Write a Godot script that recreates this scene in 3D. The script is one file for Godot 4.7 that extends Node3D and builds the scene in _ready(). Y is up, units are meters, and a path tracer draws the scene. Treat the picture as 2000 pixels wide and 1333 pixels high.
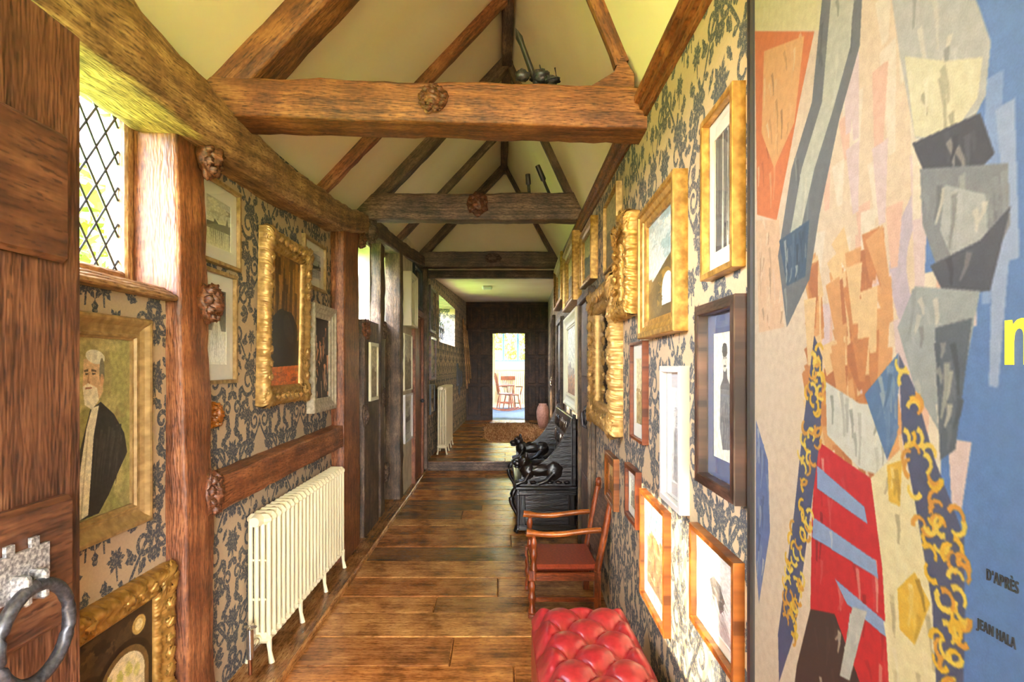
extends Node3D
# Old timber-framed picture corridor. y up, metres; the corridor runs along -Z. "d" below is the distance along -Z.

var M := {}
var counts := {}
var rng := RandomNumberGenerator.new()
var nz := FastNoiseLite.new()

# ---------------------------------------------------------------- mesh builder
class MB:
	var st := SurfaceTool.new()
	func _init() -> void:
		st.begin(Mesh.PRIMITIVE_TRIANGLES)
	func smooth(on: bool) -> void:
		st.set_smooth_group(1 if on else -1)
	func v(p: Vector3, uv: Vector2) -> void:
		st.set_uv(uv)
		st.add_vertex(p)
	func tri(a: Vector3, b: Vector3, c: Vector3, ua := Vector2.ZERO, ub := Vector2.ZERO, uc := Vector2.ZERO) -> void:
		v(a, ua); v(b, ub); v(c, uc)
	func quad(a: Vector3, b: Vector3, c: Vector3, d: Vector3, ua := Vector2(0, 1), ub := Vector2(0, 0), uc := Vector2(1, 0), ud := Vector2(1, 1)) -> void:
		tri(a, b, c, ua, ub, uc)
		tri(a, c, d, ua, uc, ud)
	func grid(rows: Array, uvs: Array, sm := true) -> void:
		smooth(sm)
		for i in rows.size() - 1:
			var r0: Array = rows[i]
			var r1: Array = rows[i + 1]
			var t0: Array = uvs[i]
			var t1: Array = uvs[i + 1]
			for j in r0.size() - 1:
				quad(r0[j], r1[j], r1[j + 1], r0[j + 1], t0[j], t1[j], t1[j + 1], t0[j + 1])
	# bevelled box; grain (u) runs along the longest side
	func box(c: Vector3, s: Vector3, b := 0.004, bs := Basis(), off := Vector2.ZERO) -> void:
		smooth(false)
		var h := s * 0.5
		b = min(b, min(h.x, min(h.y, h.z)) * 0.9)
		var la := 0
		if s.y > s.x and s.y >= s.z: la = 1
		elif s.z > s.x and s.z > s.y: la = 2
		var vt := func(p: Vector3, ax: int) -> void:
			var a1 := (ax + 1) % 3
			var a2 := (ax + 2) % 3
			var uv := Vector2(p[a1], p[a2])
			if a2 == la: uv = Vector2(p[a2], p[a1])
			v(c + bs * p, uv + off + Vector2(0.13 * ax, 0.29 * ax))
		for ax in 3:
			var a1 := (ax + 1) % 3
			var a2 := (ax + 2) % 3
			for sg in [-1.0, 1.0]:
				var q: Array = []
				for k in [[-1, -1], [1, -1], [1, 1], [-1, 1]]:
					var p := Vector3.ZERO
					p[ax] = h[ax] * sg
					p[a1] = (h[a1] - b) * k[0]
					p[a2] = (h[a2] - b) * k[1]
					q.append(p)
				if sg < 0: q.reverse()
				for k in [0, 2, 1, 0, 3, 2]:
					vt.call(q[k], ax)
			# chamfers parallel to this axis
			for s1 in [-1.0, 1.0]:
				for s2 in [-1.0, 1.0]:
					var pa := Vector3.ZERO
					var pb := Vector3.ZERO
					pa[a1] = h[a1] * s1; pa[a2] = (h[a2] - b) * s2
					pb[a1] = (h[a1] - b) * s1; pb[a2] = h[a2] * s2
					var e := h[ax] - b
					var p0 := pa; p0[ax] = -e
					var p1 := pa; p1[ax] = e
					var p2 := pb; p2[ax] = e
					var p3 := pb; p3[ax] = -e
					var q2: Array = [p0, p1, p2, p3]
					if s1 * s2 < 0: q2.reverse()
					for k in [0, 1, 2, 0, 2, 3]:
						vt.call(q2[k], a1)
		for sx in [-1.0, 1.0]:
			for sy in [-1.0, 1.0]:
				for sz in [-1.0, 1.0]:
					var q3: Array = [Vector3(h.x * sx, (h.y - b) * sy, (h.z - b) * sz), Vector3((h.x - b) * sx, h.y * sy, (h.z - b) * sz), Vector3((h.x - b) * sx, (h.y - b) * sy, h.z * sz)]
					if sx * sy * sz > 0: q3.reverse()
					for k in 3:
						vt.call(q3[k], 0)
	# round tube through points
	func tube(pts: Array, radii, n := 10, caps := true) -> void:
		var rows: Array = []
		var uvs: Array = []
		var len := 0.0
		var up := Vector3.UP
		for i in pts.size():
			var t: Vector3
			if i == 0: t = pts[1] - pts[0]
			elif i == pts.size() - 1: t = pts[i] - pts[i - 1]
			else: t = pts[i + 1] - pts[i - 1]
			t = t.normalized()
			if i > 0: len += (pts[i] - pts[i - 1]).length()
			var ref := up if absf(t.dot(up)) < 0.97 else Vector3.RIGHT
			var a := t.cross(ref).normalized()
			var b := a.cross(t)
			var r: float = radii[i] if radii is Array else radii
			var row: Array = []
			var ur: Array = []
			for k in n + 1:
				var an := TAU * k / n
				row.append(pts[i] + (a * cos(an) + b * sin(an)) * r)
				ur.append(Vector2(len, r * an))
			rows.append(row); uvs.append(ur)
		grid(rows, uvs)
		if caps:
			for e in [0, pts.size() - 1]:
				smooth(false)
				for k in n:
					if e == 0: tri(pts[e], rows[e][k], rows[e][k + 1])
					else: tri(pts[e], rows[e][k + 1], rows[e][k])
	# lathe: profile of Vector2(radius, height) about an axis
	func lathe(prof: Array, base: Vector3, bs := Basis(), n := 14) -> void:
		var rows: Array = []
		var uvs: Array = []
		var l := 0.0
		for i in prof.size():
			if i > 0: l += (prof[i] - prof[i - 1]).length()
			var row: Array = []
			var ur: Array = []
			for k in n + 1:
				var an := TAU * k / n
				row.append(base + bs * Vector3(cos(an) * prof[i].x, prof[i].y, sin(an) * prof[i].x))
				ur.append(Vector2(l, an * 0.05))
			rows.append(row); uvs.append(ur)
		grid(rows, uvs)
	# lumpy ellipsoid for carvings
	func lump(c: Vector3, r: Vector3, bs: Basis, noise: FastNoiseLite, amp: float, freq: float, seed := 0.0, nu := 18, nv := 12) -> void:
		var rows: Array = []
		var uvs: Array = []
		for i in nv + 1:
			var th := PI * i / nv
			var row: Array = []
			var ur: Array = []
			for k in nu + 1:
				var ph := TAU * (k % nu) / nu
				var d := Vector3(sin(th) * cos(ph), cos(th), sin(th) * sin(ph))
				var w := 1.0 + amp * noise.get_noise_3d(d.x * freq + seed, d.y * freq + seed * 1.7, d.z * freq)
				row.append(c + bs * (d * r * w))
				ur.append(Vector2(k * 0.03, i * 0.03))
			rows.append(row); uvs.append(ur)
		grid(rows, uvs)
	# outline in a plane, pushed through by thickness: o + x*a + y*b, thickness along n
	func prism(poly: PackedVector2Array, o: Vector3, a: Vector3, b: Vector3, n: Vector3, th: float) -> void:
		smooth(false)
		var id := Geometry2D.triangulate_polygon(poly)
		for side in [0.0, 1.0]:
			for k in range(0, id.size(), 3):
				var w: Array = [id[k], id[k + 1], id[k + 2]]
				if side > 0: w.reverse()
				for q in w:
					v(o + a * poly[q].x + b * poly[q].y + n * th * side, poly[q])
		for k in poly.size():
			var p := poly[k]
			var q := poly[(k + 1) % poly.size()]
			var p3 := o + a * p.x + b * p.y
			var q3 := o + a * q.x + b * q.y
			quad(p3, p3 + n * th, q3 + n * th, q3, p, p + Vector2(0.02, 0), q + Vector2(0.02, 0), q)
	func done() -> ArrayMesh:
		st.generate_normals()
		return st.commit()

# ---------------------------------------------------------------- scene helpers
func numbered(called: String) -> String:
	var c: int = counts.get(called, 0)
	counts[called] = c + 1
	return called if c == 0 else "%s_%03d" % [called, c]

func tag(o: Node, label: String, category: String, group := "") -> void:
	o.set_meta("label", label)
	o.set_meta("category", category)
	if group != "": o.set_meta("group", group)

func thing(called: String, label: String, category: String, at := Vector3.ZERO, group := "") -> Node3D:
	var o := Node3D.new()
	o.name = numbered(called)
	add_child(o)
	o.position = at
	tag(o, label, category, group)
	return o

func mi(called: String, mesh: Mesh, mat: Material, parent: Node, at := Vector3.ZERO) -> MeshInstance3D:
	var o := MeshInstance3D.new()
	o.name = called
	o.mesh = mesh
	o.material_override = mat
	o.position = at
	o.cast_shadow = GeometryInstance3D.SHADOW_CASTING_SETTING_ON
	parent.add_child(o, true)
	return o

func part(called: String, mb: MB, mat: Material, parent: Node) -> MeshInstance3D:
	return mi(called, mb.done(), mat, parent)

func single(called: String, mb: MB, mat: Material, label: String, category: String, group := "") -> MeshInstance3D:
	var o := mi(numbered(called), mb.done(), mat, self)
	tag(o, label, category, group)
	return o

func struct(called: String, mb: MB, mat: Material, label: String, category: String) -> MeshInstance3D:
	var o := mi(numbered(called), mb.done(), mat, self)
	tag(o, label, category)
	o.set_meta("kind", "structure")
	return o

func P(x: float, y: float, d: float) -> Vector3:
	return Vector3(x, y, -d)

# the right wall leans away a little with distance
func XR(d: float) -> float:
	return 0.49 + 0.04 * d if d <= 7.4 else 0.786 + 0.062 * (d - 7.4)

# hewn timber: rounded rectangular ring swept along points, with tool-mark waviness. sizes: Vector2(width along side, height along up)
func timber(mb: MB, pts: Array, sizes: Array, up: Vector3, seed: float, rough := 0.006, step := 0.06, round_ := 0.22) -> void:
	var rows: Array = []
	var uvs: Array = []
	var total := 0.0
	var shape: Array = []
	for q in 4:
		for k in 4:
			var an := PI / 2 * q + PI / 2 * (k / 3.0)
			var cxs: float = [1, -1, -1, 1][q]
			var cys: float = [1, 1, -1, -1][q]
			shape.append(Vector2(cxs * (1 - round_) + cos(an) * round_, cys * (1 - round_) + sin(an) * round_))
	var centres: Array = []
	for i in pts.size() - 1:
		var a: Vector3 = pts[i]
		var b: Vector3 = pts[i + 1]
		var L := (b - a).length()
		var n := maxi(1, int(L / step))
		var t := (b - a).normalized()
		var side := t.cross(up).normalized()
		var u2 := side.cross(t).normalized()
		for k in n + (1 if i == pts.size() - 2 else 0):
			var f := float(k) / n
			var c: Vector3 = a.lerp(b, f)
			var s: Vector2 = sizes[i].lerp(sizes[i + 1], f) if sizes.size() > 1 else sizes[0]
			var row: Array = []
			var ur: Array = []
			var per := 0.0
			for j in shape.size() + 1:
				var q: Vector2 = shape[j % shape.size()]
				var off := side * q.x * s.x * 0.5 + u2 * q.y * s.y * 0.5
				var p := c + off
				var w := nz.get_noise_3d(p.x * 5 + seed * 9.1, p.y * 5, p.z * 5) * 1.4 + nz.get_noise_3d(p.x * 16 + seed, p.y * 16, p.z * 16) * 0.7
				p += off.normalized() * w * rough
				if j > 0: per += (Vector2(q.x * s.x, q.y * s.y) * 0.5 - Vector2(shape[j - 1].x * s.x, shape[j - 1].y * s.y) * 0.5).length()
				row.append(p)
				ur.append(Vector2(total + L * f + seed * 0.37, per + seed * 0.21))
			rows.append(row); uvs.append(ur); centres.append(c)
		total += L
	mb.grid(rows, uvs)
	mb.smooth(false)
	for e in [0, rows.size() - 1]:
		for j in shape.size():
			var a2: Vector3 = rows[e][j]
			var b2: Vector3 = rows[e][j + 1]
			if e == 0: mb.tri(centres[e], b2, a2, Vector2.ZERO, Vector2(.05, 0), Vector2(0, .05))
			else: mb.tri(centres[e], a2, b2, Vector2.ZERO, Vector2(.05, 0), Vector2(0, .05))

# upright slab of wall between two floor points, thickness pushed out along `out`; uv in metres on all faces
func slab(mb: MB, a: Vector3, b: Vector3, y0: float, y1: float, out: Vector3) -> void:
	mb.smooth(false)
	var dir := (b - a).normalized()
	var U := func(p: Vector3) -> Vector2: return Vector2(p.dot(dir) + p.dot(out.normalized()), -p.y)
	var A := Vector3(a.x, y0, a.z); var B := Vector3(b.x, y0, b.z)
	var C := Vector3(b.x, y1, b.z); var D := Vector3(a.x, y1, a.z)
	var faces: Array = [[A, B, C, D], [A + out, D + out, C + out, B + out], [A, D, D + out, A + out], [B, B + out, C + out, C], [D, C, C + out, D + out], [A, A + out, B + out, B]]
	for f in faces:
		mb.quad(f[0], f[1], f[2], f[3], U.call(f[0]), U.call(f[1]), U.call(f[2]), U.call(f[3]))

# ---------------------------------------------------------------- textures
func tex(im: Image) -> ImageTexture:
	im.generate_mipmaps()
	return ImageTexture.create_from_image(im)

func noise_bytes(w: int, h: int, freq: float, seed: int, oct := 4, nw := 0, nh := 0) -> PackedByteArray:
	var n := FastNoiseLite.new()
	n.seed = seed
	n.frequency = freq
	n.fractal_octaves = oct
	var im := n.get_seamless_image(nw if nw > 0 else w, nh if nh > 0 else h)
	im.convert(Image.FORMAT_L8)
	if nw > 0: im.resize(w, h, Image.INTERPOLATE_CUBIC)
	return im.get_data()

# wood: grain along u. three colours from dark to light; 1.6 m by 0.8 m
func wood_images(seed: int, c0: Color, c1: Color, c2: Color, patch := 0.5) -> Array:
	var w := 768
	var h := 384
	var streak := noise_bytes(w, h, 0.06, seed, 3, 40, h)
	var fine := noise_bytes(w, h, 0.25, seed + 1, 2, 120, h)
	var blot := noise_bytes(w, h, 0.008, seed + 2, 4)
	var speck := noise_bytes(w, h, 0.09, seed + 3, 3)
	var out := PackedByteArray()
	out.resize(w * h * 3)
	var hg := PackedByteArray()
	hg.resize(w * h)
	for i in w * h:
		var s := streak[i] / 255.0
		var f := fine[i] / 255.0
		var b := blot[i] / 255.0
		var t := clampf((s * 0.45 + f * 0.3 + b * patch + speck[i] / 255.0 * 0.2) / (0.95 + patch) * 1.9 - 0.45, 0.0, 1.0)
		var c := c0.lerp(c1, t * 2.0) if t < 0.5 else c1.lerp(c2, t * 2.0 - 1.0)
		if f < 0.27: c = c.lerp(c0, 0.55)
		out[i * 3] = int(c.r * 255); out[i * 3 + 1] = int(c.g * 255); out[i * 3 + 2] = int(c.b * 255)
		hg[i] = int(clampf(s * 0.5 + f * 0.5, 0, 1) * 255)
	var al := Image.create_from_data(w, h, false, Image.FORMAT_RGB8, out)
	var hi := Image.create_from_data(w, h, false, Image.FORMAT_L8, hg)
	hi.convert(Image.FORMAT_RGBA8)
	hi.bump_map_to_normal_map(3.0)
	return [tex(al), tex(hi)]

func mat(c: Color, rough := 0.7, metal := 0.0) -> StandardMaterial3D:
	var m := StandardMaterial3D.new()
	m.albedo_color = c
	m.roughness = rough
	m.metallic = metal
	return m

func wood_mat(imgs: Array, tint: Color, rough := 0.6, bump := 0.7, scale := Vector3(0.62, 1.25, 1)) -> StandardMaterial3D:
	var m := mat(tint, rough)
	m.albedo_texture = imgs[0]
	m.normal_enabled = true
	m.normal_texture = imgs[1]
	m.normal_scale = bump
	m.uv1_scale = scale
	return m

# ---- flat printed or painted pictures
func ipoly(im: Image, pts: Array, c: Color) -> void:
	var w := im.get_width()
	var h := im.get_height()
	var lo := 1e9
	var hi := -1e9
	for p in pts:
		lo = minf(lo, p.y); hi = maxf(hi, p.y)
	for y in range(maxi(0, int(lo * h)), mini(h, int(hi * h) + 1)):
		var fy := (y + 0.5) / h
		var xs: Array = []
		for k in pts.size():
			var a: Vector2 = pts[k]
			var b: Vector2 = pts[(k + 1) % pts.size()]
			if (a.y <= fy) != (b.y <= fy):
				xs.append(a.x + (fy - a.y) / (b.y - a.y) * (b.x - a.x))
		xs.sort()
		for k in range(0, xs.size() - 1, 2):
			var x0 := clampi(int(round(xs[k] * w)), 0, w)
			var x1 := clampi(int(round(xs[k + 1] * w)), 0, w)
			if x1 > x0: im.fill_rect(Rect2i(x0, y, x1 - x0, 1), c)

func iell(im: Image, cx: float, cy: float, rx: float, ry: float, c: Color, rot := 0.0, jag := 0.0) -> void:
	var pts: Array = []
	for k in 28:
		var a := TAU * k / 28
		var r := 1.0 + (rng.randf_range(-jag, jag) if jag > 0 else 0.0)
		pts.append(Vector2(cx, cy) + Vector2(cos(a) * rx * r, sin(a) * ry * r).rotated(rot))
	ipoly(im, pts, c)

func iline(im: Image, pts: Array, w0: float, w1: float, c: Color) -> void:
	# widths are fractions of the picture width; tapering stroke
	var asp := float(im.get_width()) / im.get_height()
	var l: Array = []
	var r: Array = []
	for i in pts.size():
		var t: Vector2 = (pts[mini(i + 1, pts.size() - 1)] - pts[maxi(i - 1, 0)])
		t.y /= asp
		t = t.normalized()
		var n := Vector2(-t.y, t.x) * lerpf(w0, w1, float(i) / (pts.size() - 1)) * 0.5
		n.y *= asp
		l.append(pts[i] + n); r.append(pts[i] - n)
	r.reverse()
	ipoly(im, l + r, c)

func igrad(im: Image, a: Color, b: Color, y0 := 0.0, y1 := 1.0) -> void:
	var h := im.get_height()
	for y in range(int(y0 * h), int(y1 * h)):
		im.fill_rect(Rect2i(0, y, im.get_width(), 1), a.lerp(b, (float(y) / h - y0) / (y1 - y0)))

# soften, then add canvas or pencil grain
func ifinish(im: Image, soft: int, grain: float, seed: int) -> ImageTexture:
	var w := im.get_width()
	var h := im.get_height()
	if soft > 1:
		im.resize(w / soft, h / soft, Image.INTERPOLATE_LANCZOS)
		im.resize(w, h, Image.INTERPOLATE_CUBIC)
	im.convert(Image.FORMAT_RGB8)
	var d := im.get_data()
	var n := noise_bytes(w, h, 0.05, seed, 4)
	var n2 := noise_bytes(w, h, 0.35, seed + 5, 2)
	for i in w * h:
		var k := 1.0 + grain * ((n[i] + n2[i]) / 255.0 - 1.0)
		for c in 3:
			d[i * 3 + c] = clampi(int(d[i * 3 + c] * k), 0, 255)
	return tex(Image.create_from_data(w, h, false, Image.FORMAT_RGB8, d))

func canvas(w: int, h: int, c: Color) -> Image:
	var im := Image.create(w, h, false, Image.FORMAT_RGB8)
	im.fill(c)
	return im

func art_mat(t: Texture2D, rough := 0.55) -> StandardMaterial3D:
	var m := mat(Color.WHITE, rough)
	m.albedo_texture = t
	return m

func V(x: float, y: float) -> Vector2:
	return Vector2(x, y)

# loose landscape: sky, far band, ground, dabs
func art_land(seed: int, sky: Color, sky2: Color, far: Color, ground: Color, dab: Color, hor := 0.55, w := 160, h := 224) -> StandardMaterial3D:
	rng.seed = seed
	var im := canvas(w, h, sky)
	igrad(im, sky, sky2, 0, hor)
	igrad(im, ground, ground.darkened(0.25), hor, 1.0)
	for k in 5:
		iell(im, rng.randf(), hor + rng.randf_range(-0.06, 0.03), rng.randf_range(.1, .3), rng.randf_range(.03, .12), far.lerp(dab, rng.randf() * 0.5), 0, .25)
	for k in 16:
		iell(im, rng.randf(), rng.randf_range(hor, 1.0), rng.randf_range(.02, .12), rng.randf_range(.01, .04), ground.lerp(dab, rng.randf()), 0, .3)
	return art_mat(ifinish(im, 2, 0.4, seed))

# pencil or ink figure on pale paper
func art_sketch(seed: int, paper: Color, ink: Color, kind: String) -> StandardMaterial3D:
	rng.seed = seed
	var im := canvas(192, 288, paper)
	var mid := paper.lerp(ink, 0.55)
	match kind:
		"officer":
			ipoly(im, [V(.3, .42), V(.42, .36), V(.6, .36), V(.78, .44), V(.86, .72), V(.74, .9), V(.4, .92), V(.27, .75)], ink.lightened(.12))
			for k in 50:
				var x := rng.randf_range(.32, .76)
				var y := rng.randf_range(.42, .86)
				iline(im, [V(x, y), V(x + rng.randf_range(-.05, .05), y + .09)], .018, .004, ink.darkened(.3) if k % 2 == 0 else mid)
			ipoly(im, [V(.42, .28), V(.58, .28), V(.6, .4), V(.42, .4)], ink)
			iell(im, .49, .21, .1, .1, paper.darkened(.12))
			iell(im, .49, .14, .12, .055, ink.darkened(.3), 0, .1)
			iline(im, [V(.43, .2), V(.47, .2)], .02, .02, ink); iline(im, [V(.52, .2), V(.56, .2)], .02, .02, ink)
			iline(im, [V(.45, .265), V(.54, .265)], .022, .02, ink)
			iline(im, [V(.5, .2), V(.51, .24)], .008, .014, mid)
		"elder":
			ipoly(im, [V(.38, .42), V(.6, .42), V(.72, .98), V(.25, .98)], paper.lerp(ink, .3))
			for k in 46:
				var x := rng.randf_range(.3, .68)
				iline(im, [V(x, rng.randf_range(.42, .6)), V(x + rng.randf_range(-.06, .06), rng.randf_range(.7, .98))], .014, .004, mid if k % 2 == 0 else ink)
			iell(im, .5, .31, .13, .1, paper.darkened(.12))
			for k in 26:
				var a := rng.randf_range(PI * .9, TAU * 1.02)
				iline(im, [V(.5 + cos(a) * .11, .28 + sin(a) * .07), V(.48 + cos(a) * .2, .28 + sin(a) * .11 + .03)], .02, .004, mid)
			iline(im, [V(.52, .3), V(.58, .3)], .02, .015, ink); iline(im, [V(.58, .31), V(.61, .345)], .01, .012, ink)
			iline(im, [V(.52, .37), V(.58, .37)], .014, .01, ink)
		"crouch":
			ipoly(im, [V(.3, .4), V(.42, .3), V(.6, .34), V(.72, .5), V(.64, .6), V(.4, .58)], ink)
			ipoly(im, [V(.28, .55), V(.5, .55), V(.8, .78), V(.9, .97), V(.6, .98), V(.3, .78)], mid.lightened(.2))
			for k in 40:
				var x := rng.randf_range(.28, .7)
				var y := rng.randf_range(.33, .85)
				iline(im, [V(x, y), V(x + .12, y + rng.randf_range(.03, .12))], .016, .004, ink if k % 2 == 0 else mid)
			ipoly(im, [V(.5, .58), V(.66, .52), V(.7, .6), V(.6, .7)], ink.darkened(.2))
		"lady":
			im.fill_rect(Rect2i(0, 0, 192, 150), ink)
			igrad(im, ink, mid, .2, .55)
			im.fill_rect(Rect2i(0, 158, 192, 130), paper)
			ipoly(im, [V(.42, .25), V(.56, .25), V(.66, .45), V(.9, .72), V(.95, .97), V(.1, .97), V(.15, .7), V(.36, .42)], paper.lightened(.3))
			iell(im, .5, .18, .07, .055, paper.darkened(.08))
			iell(im, .49, .145, .08, .035, mid)
			for k in 34:
				var x := rng.randf_range(.3, .66)
				iline(im, [V(x, rng.randf_range(.42, .6)), V(.5 + (x - .5) * 2.1, rng.randf_range(.75, .96))], .012, .003, paper.darkened(.22))
		"town":
			igrad(im, mid.lightened(.3), paper, 0, .5)
			for k in 9:
				iell(im, rng.randf(), rng.randf_range(.05, .4), .22, .06, mid.lerp(paper, rng.randf()), 0, .25)
			ipoly(im, [V(0, .52), V(.3, .5), V(.34, .42), V(.5, .5), V(.8, .46), V(.86, .3), V(.92, .46), V(1, .44), V(1, .62), V(0, .66)], ink.lerp(mid, .3))
			for k in 60:
				var x := rng.randf()
				iline(im, [V(x, rng.randf_range(.58, .66)), V(x + .02, rng.randf_range(.72, .98))], .012, .004, mid if k % 3 > 0 else ink)
		"trees":
			for x in [.12, .3, .55, .8]:
				iline(im, [V(x, -.02), V(x + rng.randf_range(-.03, .03), .5), V(x + rng.randf_range(-.04, .04), 1.02)], .2, .16, ink)
			for k in 50:
				var x := rng.randf()
				iline(im, [V(x, rng.randf()), V(x + rng.randf_range(-.04, .04), rng.randf() + .2)], .03, .006, ink.darkened(.3) if k % 2 == 0 else mid)
	return art_mat(ifinish(im, 1, 0.25, seed), 0.7)

func art_elder_portrait() -> StandardMaterial3D:
	# painted half-length of a bearded man in a dark coat
	rng.seed = 11
	var im := canvas(320, 448, Color8(150, 140, 85))
	igrad(im, Color8(168, 158, 96), Color8(158, 148, 92))
	for k in 70:
		iell(im, rng.randf(), rng.randf(), rng.randf_range(.05, .16), rng.randf_range(.05, .14), Color8(160, 150, 92).lerp([Color8(128, 124, 66), Color8(196, 178, 118), Color8(150, 132, 84)][k % 3], rng.randf() * .7), rng.randf() * 3, .2)
	im.resize(40, 56, Image.INTERPOLATE_BILINEAR); im.resize(320, 448, Image.INTERPOLATE_CUBIC)
	var coat := Color8(52, 50, 48)
	ipoly(im, [V(.52, .4), V(.64, .36), V(.8, .44), V(.93, .56), V(.97, .68), V(.86, .78), V(.74, .9), V(.62, .99), V(.3, 1.0), V(.2, 1.0), V(.32, .8), V(.42, .6)], coat)
	for k in 26:
		var x := rng.randf_range(.55, .92)
		iline(im, [V(x, rng.randf_range(.5, .62)), V(x - .06, rng.randf_range(.72, .86))], .03, .004, coat.lerp(Color8(110, 104, 90), rng.randf() * .5))
	ipoly(im, [V(.54, .39), V(.62, .38), V(.56, .55), V(.5, .98), V(.36, 1.0), V(.42, .7), V(.48, .5)], Color8(226, 216, 188))
	iline(im, [V(.5, .52), V(.46, .74), V(.42, .99)], .012, .02, Color8(190, 178, 148))
	ipoly(im, [V(.45, .12), V(.6, .1), V(.67, .16), V(.67, .3), V(.6, .37), V(.5, .36), V(.44, .28)], Color8(206, 170, 128))
	iell(im, .58, .105, .11, .04, Color8(214, 208, 184), .1)
	iell(im, .655, .19, .03, .08, Color8(120, 112, 92))
	iell(im, .655, .235, .022, .035, Color8(196, 150, 112))
	ipoly(im, [V(.44, .27), V(.5, .25), V(.6, .28), V(.62, .35), V(.54, .4), V(.46, .37)], Color8(226, 216, 190))
	iline(im, [V(.455, .185), V(.5, .18)], .014, .02, Color8(92, 76, 56)); iline(im, [V(.535, .18), V(.59, .185)], .02, .012, Color8(92, 76, 56))
	iline(im, [V(.47, .2), V(.5, .2)], .014, .01, Color8(56, 44, 34)); iline(im, [V(.545, .2), V(.58, .2)], .014, .01, Color8(56, 44, 34))
	iline(im, [V(.51, .19), V(.495, .245), V(.52, .25)], .01, .02, Color8(172, 130, 92))
	iline(im, [V(.47, .28), V(.54, .278)], .014, .01, Color8(150, 96, 74))
	return art_mat(ifinish(im, 2, 0.3, 21), .45)

func art_arches() -> StandardMaterial3D:
	var im := canvas(288, 288, Color8(62, 48, 34))
	rng.seed = 5
	for k in 40:
		iell(im, rng.randf(), rng.randf() * .5, .08, .05, Color8(62, 48, 34).lerp([Color8(120, 96, 60), Color8(30, 24, 20)][k % 2], rng.randf() * .7), rng.randf() * 3, .3)
	for a in [[.33, .62, .2], [.72, .56, .2]]:
		for r in [[1.45, Color8(36, 28, 22)], [1.22, Color8(116, 90, 52)], [1.0, Color8(226, 206, 158)]]:
			iell(im, a[0], a[1], a[2] * r[0], a[2] * 1.15 * r[0], r[1])
			im.fill_rect(Rect2i(int((a[0] - a[2] * r[0]) * 288), int(a[1] * 288), int(2 * a[2] * r[0] * 288), 200), r[1])
		for k in 16:
			iell(im, a[0] + rng.randf_range(-.15, .15), a[1] + rng.randf_range(-.1, .4), .03, .06, Color8(226, 206, 158).lerp(Color8(200, 190, 90), rng.randf()), 0, .3)
	iell(im, .86, .16, .07, .08, Color8(196, 160, 84)); iell(im, .86, .16, .04, .05, Color8(228, 204, 140))
	return art_mat(ifinish(im, 2, .3, 9), .4)

func art_dark_figure() -> StandardMaterial3D:
	var im := canvas(192, 384, Color8(112, 74, 30))
	rng.seed = 8
	for k in 60:
		var x := rng.randf()
		iline(im, [V(x, rng.randf_range(-.1, .3)), V(x + rng.randf_range(-.06, .06), rng.randf_range(.4, .8))], .09, .03, [Color8(140, 94, 36), Color8(78, 48, 20), Color8(170, 120, 52), Color8(96, 62, 28)][k % 4])
	iell(im, .5, .6, .46, .19, Color8(38, 32, 30), 0, .06)
	ipoly(im, [V(0, .66), V(1, .64), V(1, .86), V(0, .86)], Color8(44, 34, 28))
	iell(im, .62, .56, .2, .09, Color8(62, 52, 46), .4, .1)
	ipoly(im, [V(0, .865), V(1, .845), V(1, 1), V(0, 1)], Color8(214, 108, 44))
	for k in 24:
		iell(im, rng.randf(), rng.randf_range(.87, .99), .1, .012, Color8(226, 130, 62).lerp(Color8(150, 64, 24), rng.randf()), 0, .3)
	return art_mat(ifinish(im, 1, .35, 17), .4)

func art_strokes(seed: int, bg: Color, cols: Array) -> StandardMaterial3D:
	var im := canvas(160, 288, bg)
	rng.seed = seed
	for k in 60:
		var x := rng.randf()
		var y := rng.randf()
		iline(im, [V(x, y), V(x + rng.randf_range(-.12, .12), y + rng.randf_range(.08, .25))], rng.randf_range(.04, .14), .02, cols[k % cols.size()])
	return art_mat(ifinish(im, 1, .3, seed), .45)

func art_arch_view() -> StandardMaterial3D:
	var im := canvas(224, 320, Color8(150, 150, 140))
	igrad(im, Color8(150, 178, 186), Color8(206, 208, 190), 0, .6)
	rng.seed = 3
	for k in 24:
		iell(im, rng.randf(), rng.randf_range(0, .5), .2, .06, Color8(180, 190, 186).lerp([Color8(216, 214, 196), Color8(140, 160, 158)][k % 2], rng.randf()), 0, .3)
	ipoly(im, [V(0, .66), V(.35, .56), V(.7, .46), V(1, .4), V(1, 1), V(0, 1)], Color8(96, 78, 48))
	iell(im, .62, .74, .28, .2, Color8(150, 118, 52)); im.fill_rect(Rect2i(76, 236, 126, 60), Color8(150, 118, 52))
	iell(im, .7, .76, .19, .17, Color8(206, 220, 214)); im.fill_rect(Rect2i(114, 243, 86, 50), Color8(206, 220, 214))
	im.fill_rect(Rect2i(0, 286, 224, 40), Color8(92, 72, 44))
	for k in 20:
		iell(im, rng.randf() * .5, rng.randf_range(.6, .95), .08, .04, Color8(120, 98, 56).lerp(Color8(64, 54, 36), rng.randf()), 0, .4)
	return art_mat(ifinish(im, 2, .3, 29), .35)

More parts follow.
